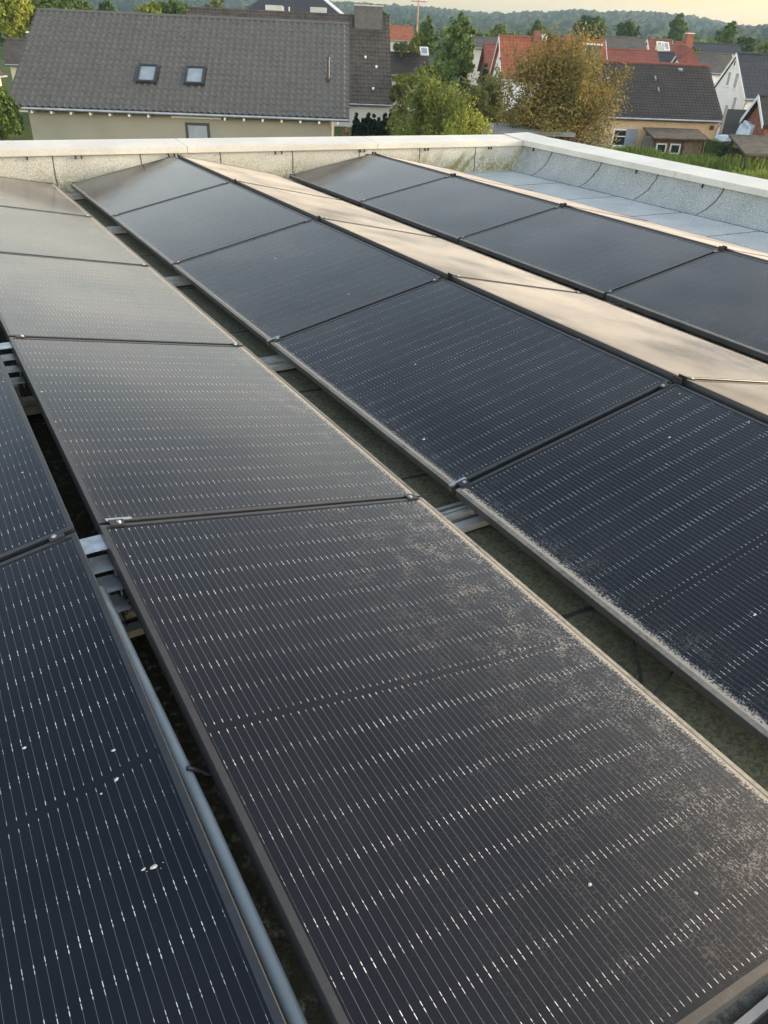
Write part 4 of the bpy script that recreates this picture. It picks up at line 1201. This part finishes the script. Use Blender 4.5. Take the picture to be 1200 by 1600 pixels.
# ------------------------------------------------------------------ trees and plants
def leaf_mat(name, cols, rough=.6, sc=.7):
    k = NT(name)
    c = k.coord()
    v = k.noise(c, sc, 4, .6); r_ = k.n("ShaderNodeNewGeometry").outputs["Random Per Island"]
    f = k.math('ADD', k.math('MULTIPLY', k.step(v, .32, .68), .6), k.math('MULTIPLY', r_, .4))
    ramp = k.n('ShaderNodeValToRGB'); k.put(ramp.inputs[0], f)
    el = ramp.color_ramp.elements
    while len(el) < len(cols): el.new(.5)
    for i, cc in enumerate(cols):
        el[i].position = i / (len(cols) - 1); el[i].color = (*cc, 1)
    k.set(Base_Color=ramp.outputs[0], Roughness=rough, Specular_IOR_Level=.25)
    tr = k.n('ShaderNodeBsdfTranslucent'); k.put(tr.inputs['Color'], ramp.outputs[0])
    ms = k.n('ShaderNodeMixShader'); ms.inputs[0].default_value = .3
    k.t.links.new(k.p.outputs[0], ms.inputs[1]); k.t.links.new(tr.outputs[0], ms.inputs[2])
    k.t.links.new(ms.outputs[0], k.out.inputs['Surface'])
    return k.m
LM = {
 'autumn': leaf_mat('autumn_leaves', [(.075, .078, .026), (.13, .12, .038), (.235, .19, .055), (.38, .26, .07)]),
 'light': leaf_mat('light_green_leaves', [(.065, .10, .022), (.15, .185, .038), (.28, .29, .06)]),
 'mid': leaf_mat('mid_green_leaves', [(0.043, 0.088, 0.024), (0.088, 0.145, 0.035), (0.145, 0.194, 0.049)]),
 'dark': leaf_mat('dark_green_leaves', [(0.027, 0.054, 0.020), (0.054, 0.098, 0.031), (0.088, 0.136, 0.039)]),
 'olive': leaf_mat('olive_leaves', [(0.057, 0.077, 0.024), (0.116, 0.131, 0.039), (0.184, 0.165, 0.054)]),
 'thuja': leaf_mat('thuja_foliage', [(.012, .024, .012), (.02, .036, .016), (.03, .05, .02)]),
 'yellow': leaf_mat('yellow_green_leaves', [(0.098, 0.145, 0.027), (0.214, 0.253, 0.039), (0.369, 0.369, 0.057)]),
 'dry': leaf_mat('dry_stems', [(0.186, 0.109, 0.062), (0.310, 0.186, 0.109), (0.419, 0.264, 0.155)]),
 'pink': leaf_mat('pink_flower_heads', [(.06, .05, .03), (.14, .04, .07), (.22, .06, .11)]),
 'grass': leaf_mat('tall_grass', [(0.068, 0.116, 0.024), (0.136, 0.194, 0.039), (0.214, 0.253, 0.057)], sc=.5),
}
M['bark'] = plain('bark', (0.075, 0.058, 0.042), .9, .3, 4)
def leaves(rng, blobs, n, size, up=.3, out=.55):
    """leaf faces gathered into clumps inside the blobs (centre, radii)"""
    vols = np.array([b[1][0] * b[1][1] * b[1][2] for b in blobs]); pr = vols ** .75; pr = pr / pr.sum()
    ncl = max(12, n // 45)
    cb = rng.choice(len(blobs), ncl, p=pr)
    d = rng.normal(size=(ncl, 3)); d /= np.linalg.norm(d, axis=1)[:, None]
    r = rng.uniform(.25, 1.0, ncl) ** out
    C0 = np.array([b[0] for b in blobs])[cb]; R0 = np.array([b[1] for b in blobs])[cb]
    cl = C0 + d * r[:, None] * R0
    cs = rng.uniform(.10, .26, ncl) * R0.min(axis=1)
    idx = rng.integers(0, ncl, n)
    P = cl[idx] + rng.normal(size=(n, 3)) * (cs[idx] * .75)[:, None]
    # orientation roughly outward and up
    nd = (P - C0[idx]) / R0[idx]; nd = nd + rng.normal(size=(n, 3)) * .9 + np.array([0, 0, up])
    nd /= np.linalg.norm(nd, axis=1)[:, None] + 1e-9
    t = np.cross(nd, rng.normal(size=(n, 3))); t /= np.linalg.norm(t, axis=1)[:, None] + 1e-9
    b = np.cross(nd, t)
    s = size * rng.uniform(.55, 1.4, n)[:, None]
    v = np.stack([P - t * s, P + b * s * .55, P + t * s, P - b * s * .55], axis=1).reshape(-1, 3)
    return v
def quad_obj(name, v, m, parent=None):
    n = len(v) // 4
    me = bpy.data.meshes.new(name)
    me.vertices.add(n * 4); me.vertices.foreach_set('co', v.astype(np.float32).ravel())
    me.loops.add(n * 4); me.loops.foreach_set('vertex_index', np.arange(n * 4, dtype=np.int32))
    me.polygons.add(n); me.polygons.foreach_set('loop_start', np.arange(0, n * 4, 4, dtype=np.int32))
    try: me.polygons.foreach_set('loop_total', np.full(n, 4, dtype=np.int32))
    except Exception: pass
    me.update(calc_edges=True); me.validate()
    return link(name, me, m, parent)
seedn = [100]
def tree(label, u, v0, v1, wpx, dist, mat_, n0=2600, size0=None, name='tree', cat='tree', group=None, shape='round', multi=False, gz=GZ, trunk=True):
    """tree whose crown spans v0 (top) to v1 (bottom) at the given distance"""
    seedn[0] += 1
    n = int(n0 * 3.0); size = None if size0 is None else size0 * .55
    rng = np.random.default_rng(seedn[0]); rr = random.Random(seedn[0])
    top = U(u, v0, dist); bot = U(u, v1, dist)
    wid = (U(u + wpx / 2, (v0 + v1) / 2, dist) - U(u - wpx / 2, (v0 + v1) / 2, dist)).length
    hz, rz_ = (top.z + bot.z) / 2 - gz, (top.z - bot.z) / 2
    root = empty(name, label, cat, group, (bot.x, bot.y, gz), rr.uniform(0, 6))
    rx = wid / 2
    blobs = []
    if shape == 'round':
        blobs.append(((0, 0, hz), (rx * .78, rx * .78, rz_ * .85)))
        for q in range(9):
            a = rr.uniform(0, 6.28); e = rr.uniform(-.7, 1.0)
            rad = rr.uniform(.3, .5)
            blobs.append(((rx * .62 * math.cos(a) * math.cos(e * .8), rx * .62 * math.sin(a) * math.cos(e * .8), hz + rz_ * .62 * e), (rx * rad, rx * rad, rz_ * rad)))
    elif shape == 'tall':
        for q in range(7):
            t = q / 6; w2 = rx * (math.sin(math.pi * (.16 + .74 * t)) ** .8) * rr.uniform(.75, 1.05)
            blobs.append(((rr.uniform(-.15, .15) * rx, rr.uniform(-.15, .15) * rx, hz + rz_ * (-.85 + 1.65 * t)), (w2, w2, rz_ * .28)))
    elif shape == 'cone':
        for q in range(8):
            t = q / 7; w2 = rx * (1.02 - t * .92)
            blobs.append(((0, 0, hz + rz_ * (-.9 + 1.75 * t)), (w2, w2, rz_ * .2)))
    elif shape == 'column':
        for q in range(6):
            t = q / 5; w2 = rx * (1.0 if t < .7 else 1.0 - (t - .7) * 2.4)
            blobs.append(((0, 0, hz + rz_ * (-.9 + 1.7 * t)), (w2, w2, rz_ * .25)))
    if size is None: size = max(.05, (rx * rz_) ** .5 * .05)
    quad_obj('crown', leaves(rng, blobs, n, size), mat_, root)
    if trunk:
        m = MB(); tr = max(.05, rx * .055)
        stems = 3 if multi else 1
        for s_ in range(stems):
            a = rr.uniform(0, 6.28); lean = .25 * rx if multi else .05 * rx
            base = Vector((math.cos(a), math.sin(a), 0)) * (.12 * rx if multi else 0)
            tip = base * 2 + Vector((math.cos(a) * lean, math.sin(a) * lean, hz + rz_ * .45))
            mid_ = base.lerp(tip, .5) + Vector((rr.uniform(-.1, .1) * rx, rr.uniform(-.1, .1) * rx, 0))
            m.tube([base, mid_, tip], tr, 7, tr * .25)
            for q in range(6):
                a2 = rr.uniform(0, 6.28); t = rr.uniform(.35, .9)
                p0 = base.lerp(tip, t); e = p0 + Vector((math.cos(a2) * rx * .7, math.sin(a2) * rx * .7, rz_ * rr.uniform(.05, .45)))
                m.tube([p0, p0.lerp(e, .5) + Vector((0, 0, -.05 * rz_)), e], tr * .4, 5, tr * .1)
        m.build('trunk', M['bark'], root)
    return root
def spreading(label, u, v0, v1, wpx, dist, mat_, n, size, name='tree', cat='tree', group=None, nb=46, low=.16, up=.55, gz=GZ, spike=.3):
    """many-stemmed tree: limbs fork from a short trunk, leaf clumps sit along the outer limbs"""
    seedn[0] += 1
    rng = np.random.default_rng(seedn[0])
    top = U(u, v0, dist); bot = U(u, v1, dist)
    rx = (U(u + wpx / 2, (v0 + v1) / 2, dist) - U(u - wpx / 2, (v0 + v1) / 2, dist)).length / 2
    z0, z1 = bot.z - gz, top.z - gz
    root = empty(name, label, cat, group, (bot.x, bot.y, gz))
    m = MB(); hub = Vector((0, 0, z0 * .45)); tr = max(.07, rx * .05)
    m.tube([(0, 0, 0), (tr * .3, 0, hub.z * .5), hub], tr, 8, tr * .8)
    cl = []; cs = []
    for i in range(nb):
        a = rng.uniform(0, 2 * math.pi); t = rng.uniform(0, 1) ** .8      # t: 0 low wide, 1 upright
        rr = rx * (math.cos(t * 1.35) * rng.uniform(.75, 1.05) + .06)
        zz = z0 + (z1 - z0) * (low + (1 - low) * (math.sin(t * 1.45) * rng.uniform(.72, 1.0)))
        e = Vector((rr * math.cos(a), rr * math.sin(a), zz))
        mid_ = hub.lerp(e, .45) + Vector((0, 0, (zz - hub.z) * rng.uniform(-.02, .16))) + Vector(rng.normal(size=3) * .05 * rx)
        m.tube([hub, mid_, e], tr * .32, 5, tr * .06)
        for q in range(7):
            f = rng.uniform(.35, 1.06)
            c_ = hub.lerp(mid_, f / .5) if f < .5 else mid_.lerp(e, (f - .5) / .5)
            c_ = c_ + Vector(rng.normal(size=3) * .085 * rx)
            cl.append(c_); cs.append(rx * rng.uniform(.045, .12))
            if rng.random() < spike:
                cl.append(c_ + Vector((rng.normal() * .06 * rx, rng.normal() * .06 * rx, rng.uniform(.08, .22) * rx))); cs.append(rx * .035)
    cl = np.array(cl); cs = np.array(cs)
    pr = cs ** 1.5; pr /= pr.sum()
    idx = rng.choice(len(cl), n, p=pr)
    P = cl[idx] + rng.normal(size=(n, 3)) * cs[idx][:, None] * np.array([1, 1, 1.15])
    nd = rng.normal(size=(n, 3)) + np.array([0, 0, .5]); nd /= np.linalg.norm(nd, axis=1)[:, None]
    t_ = np.cross(nd, rng.normal(size=(n, 3))); t_ /= np.linalg.norm(t_, axis=1)[:, None] + 1e-9
    b_2 = np.cross(nd, t_); sz = size * rng.uniform(.55, 1.4, n)[:, None]
    quad_obj('crown', np.stack([P - t_ * sz, P + b_2 * sz * .5, P + t_ * sz, P - b_2 * sz * .5], axis=1).reshape(-1, 3), mat_, root)
    m.build('trunk', M['bark'], root)
    return root
G1 = 'trees beyond the houses'
spreading('wide autumn tree with golden brown leaves before the red roofed house', 862, 58, 238, 196, 46, LM['autumn'], 44000, .075, nb=64)
spreading('olive green spreading tree left of the autumn tree', 758, 112, 205, 96, 51, LM['olive'], 11000, .085, nb=34)
spreading('light green broad bush with yellow tips behind the far parapet', 672, 112, 234, 116, 41, LM['light'], 17000, .075, name='bush', cat='bush', nb=46, low=.02)
spreading('yellow green sprawling shrub sloping down right of the light green bush', 722, 166, 236, 92, 38, LM['yellow'], 8000, .06, name='bush', cat='bush', nb=30, low=.0)
tree('dark green low shrub behind the yellow green one', 700, 190, 228, 70, 44, LM['mid'], 1500, .14, name='bush', cat='bush')
tree('olive shrub beside the conifer hedge', 622, 150, 226, 36, 45, LM['olive'], 1500, .14, name='bush', cat='bush')
for i, (u, v0) in enumerate(((556, 178), (566, 184), (574, 174), (583, 180), (591, 182), (600, 178), (609, 176))):
    tree('dark columnar conifer, {} from the left in the hedge under the brown roof'.format(['first', 'second', 'third', 'fourth', 'fifth', 'sixth', 'seventh'][i]), u, v0, 232, 13, 52, LM['thuja'], 2200, .2, name='conifer', cat='conifer', group='columnar conifers in the hedge', shape='column')
tree('dry brown flower stalks at the corner of the grey house', 541, 198, 228, 20, 42, LM['dry'], 420, .09, name='dry_plant', cat='plant', trunk=False)
tree('tall feathery green tree rising before the hills', 712, 24, 122, 62, 84, LM['mid'], 4200, .28, shape='tall')
tree('slim green tree left of the tall feathery one', 665, 28, 88, 36, 98, LM['mid'], 2200, .28, shape='tall')
tree('small light green pointed tree beside the utility pole', 650, 44, 84, 18, 96, LM['light'], 1100, .22, shape='cone')
tree('greyish bush with warm tints below the orange roof', 634, 62, 88, 46, 94, LM['olive'], 1400, .25, name='bush', cat='bush')
tree('dark cone conifer before the red roofs', 724, 104, 142, 26, 66, LM['thuja'], 1300, .17, shape='cone', name='conifer', cat='conifer')
tree('dark blue green conifer beside the small red house', 757, 96, 130, 24, 70, LM['thuja'], 1300, .17, shape='cone', name='conifer', cat='conifer')
tree('green shrub below the tall feathery tree', 690, 96, 140, 60, 76, LM['mid'], 2400, .2, name='bush', cat='bush')
tree('leafy green tree filling the garden left of the olive tree', 742, 128, 190, 46, 60, LM['mid'], 2200, .16)
tree('low yellowish bush under the low dark house', 628, 128, 170, 44, 60, LM['olive'], 1800, .16, name='bush', cat='bush')
tree('dark shrub behind the carport roof', 800, 170, 214, 70, 56, LM['dark'], 2200, .15, name='bush', cat='bush')
tree('light green tree at the end of the orange roof', 655, 52, 92, 34, 104, LM['light'], 1600, .26)
tree('clipped green hedge below the low dark house', 640, 112, 140, 66, 72, LM['light'], 1800, .2, name='hedge', cat='hedge', trunk=False)
tree('dense dark round tree standing before the wooded hill', 921, 24, 72, 58, 190, LM['dark'], 3200, .55, group=G1)
tree('dark low round tree right of the dense one', 977, 32, 66, 42, 185, LM['dark'], 2200, .5, group=G1)
tree('pale green airy tree against the hill', 1055, 22, 66, 32, 220, LM['mid'], 2000, .6, group=G1, shape='tall')
tree('tall birch like tree above the black roof', 1130, 34, 84, 38, 150, LM['mid'], 2600, .42, group=G1, shape='tall')
tree('dark bushy tree right of the tall birch like one', 1160, 56, 88, 36, 150, LM['dark'], 1800, .42, group=G1)
tree('green tree at the right picture edge above the anthracite roof', 1195, 64, 92, 34, 160, LM['light'], 1500, .45, group=G1)
tree('small round tree above the orange roof chimney', 838, 31, 64, 26, 180, LM['mid'], 1500, .45, group=G1, shape='tall')
tree('light green round tree over the grey ridge roof', 777, 38, 64, 26, 175, LM['light'], 1500, .45, group=G1)
tree('dark green small tree left of the light round one', 752, 48, 70, 30, 190, LM['mid'], 1300, .45, group=G1)
tree('dark tree behind the slate clad chimney', 586, 8, 44, 52, 110, LM['dark'], 2200, .38, group=G1)
tree('low green tree over the brown red chimney roof', 1080, 74, 92, 32, 108, LM['mid'], 900, .3, group=G1)
tree('bushy green tree beside the brown back roof', 990, 60, 80, 40, 240, LM['mid'], 900, .6, group=G1)
for i, (u, v0, wv, mk, lb) in enumerate(((18, -34, 90, 'yellow', 'sunlit yellow green tree in the top left corner'), (68, -20, 70, 'mid', 'green tree behind the left end of the grey ridge'), (118, -14, 72, 'mid', 'darker green tree over the grey ridge, second from the left corner'), (238, 0, 44, 'yellow', 'low yellow green tree over the middle of the grey ridge'), (278, -6, 54, 'mid', 'green tree beside the start of the brown ridge'), (335, -2, 50, 'olive', 'olive tree left of the slate roof'), (176, 2, 40, 'dark', 'small distant green tree in the gap over the grey ridge'))):
    tree(lb, u, v0, 66, wv, 88 + 6 * i, LM[mk], 2600, .32, group=G1)
tree('dense green shrub at the left end of the grey house', 8, 132, 226, 62, 36, LM['mid'], 4200, .12, name='bush', cat='bush')
tree('dark bush under the cream gable behind the shrub', 26, 150, 216, 36, 44, LM['dark'], 1800, .13, name='bush', cat='bush')
tree('leafy plant with pale blossoms below the wrapped furniture', 1128, 222, 252, 30, 51, LM['dark'], 900, .09, name='bush', cat='bush', trunk=False)
tree('pink flowering perennials at the right edge of the meadow', 1172, 234, 252, 60, 51, LM['pink'], 2200, .08, name='flower_bed', cat='flowers', trunk=False)
tree('green potted shrub behind the dark fence', 1140, 184, 206, 16, 60, LM['light'], 400, .11, name='bush', cat='bush', trunk=False)
# far scattered village trees filling the flat land between roofs and hills
rng = np.random.default_rng(7)
def far_wood(name, n, dmin, dmax, u0, u1, hmin, hmax, mat_):
    V = []
    for i in range(n):
        d = dmin * (dmax / dmin) ** rng.random(); u = rng.uniform(u0, u1)
        r0 = ray(u, 70); az = math.atan2(r0.x, r0.y); p = pol(d, az)
        H = rng.uniform(hmin, hmax); wv = H * rng.uniform(.35, .6)
        blobs = [((p.x, p.y, GZ + H * .55), (wv, wv, H * .45)), ((p.x + wv * .4, p.y, GZ + H * .5), (wv * .7, wv * .7, H * .35)), ((p.x - wv * .4, p.y + wv * .3, GZ + H * .62), (wv * .6, wv * .6, H * .3))]
        V.append(leaves(rng, blobs, 420, H * .06))
    o = quad_obj(name, np.concatenate(V), mat_); o['label'] = 'mixed green trees scattered over the plain behind the village'
    return struct(o, 'stuff')
far_wood('far_wood', 150, 200, 430, -120, 1350, 6, 11, LM['mid'])
far_wood('far_wood', 110, 240, 480, -120, 1350, 6, 12, LM['dark'])
# tall meadow grass right of the building
def meadow():
    n = 70000
    u = rng.uniform(930, 1420, n); d = rng.uniform(40, 63, n)
    az0 = math.atan2(ray(930, 230).x, ray(930, 230).y); az1 = math.atan2(ray(1420, 230).x, ray(1420, 230).y)
    az = az0 + (az1 - az0) * (u - 930) / 490
    px = CAM.x + d * np.sin(az); py = CAM.y + d * np.cos(az)
    # stay in front of the brick house and its shed
    lx = (px - 40.05) * math.cos(R(-25)) + (py - 32.28) * math.sin(R(-25)); ly = -(px - 40.05) * math.sin(R(-25)) + (py - 32.28) * math.cos(R(-25))
    ok = (ly < np.where(lx > 8.6, 3.0, -3.0))
    px, py = px[ok], py[ok]; n = len(px)
    V = np.zeros((n, 4, 3))
    hgt = np.clip(6.8 - .103 * np.hypot(px - CAM.x, py - CAM.y), .3, 1.9) * rng.uniform(.6, 1.12, n) * (1 + .15 * np.sin(px * .9) * np.cos(py * .7))
    wd = rng.uniform(.02, .055, n); a = rng.uniform(0, 6.28, n); ln = rng.normal(size=(n, 2)) * .22
    bx, by = np.cos(a) * wd, np.sin(a) * wd
    for i, (s, t) in enumerate(((-1, 0), (1, 0), (.4, 1), (-.4, 1))):
        V[:, i, 0] = px + s * bx + ln[:, 0] * t; V[:, i, 1] = py + s * by + ln[:, 1] * t; V[:, i, 2] = GZ + hgt * t
    o = quad_obj('tall_grass', V.reshape(-1, 3), LM['grass']); o['label'] = 'tall green meadow grass outside the right parapet'
    struct(o, 'stuff')
meadow()
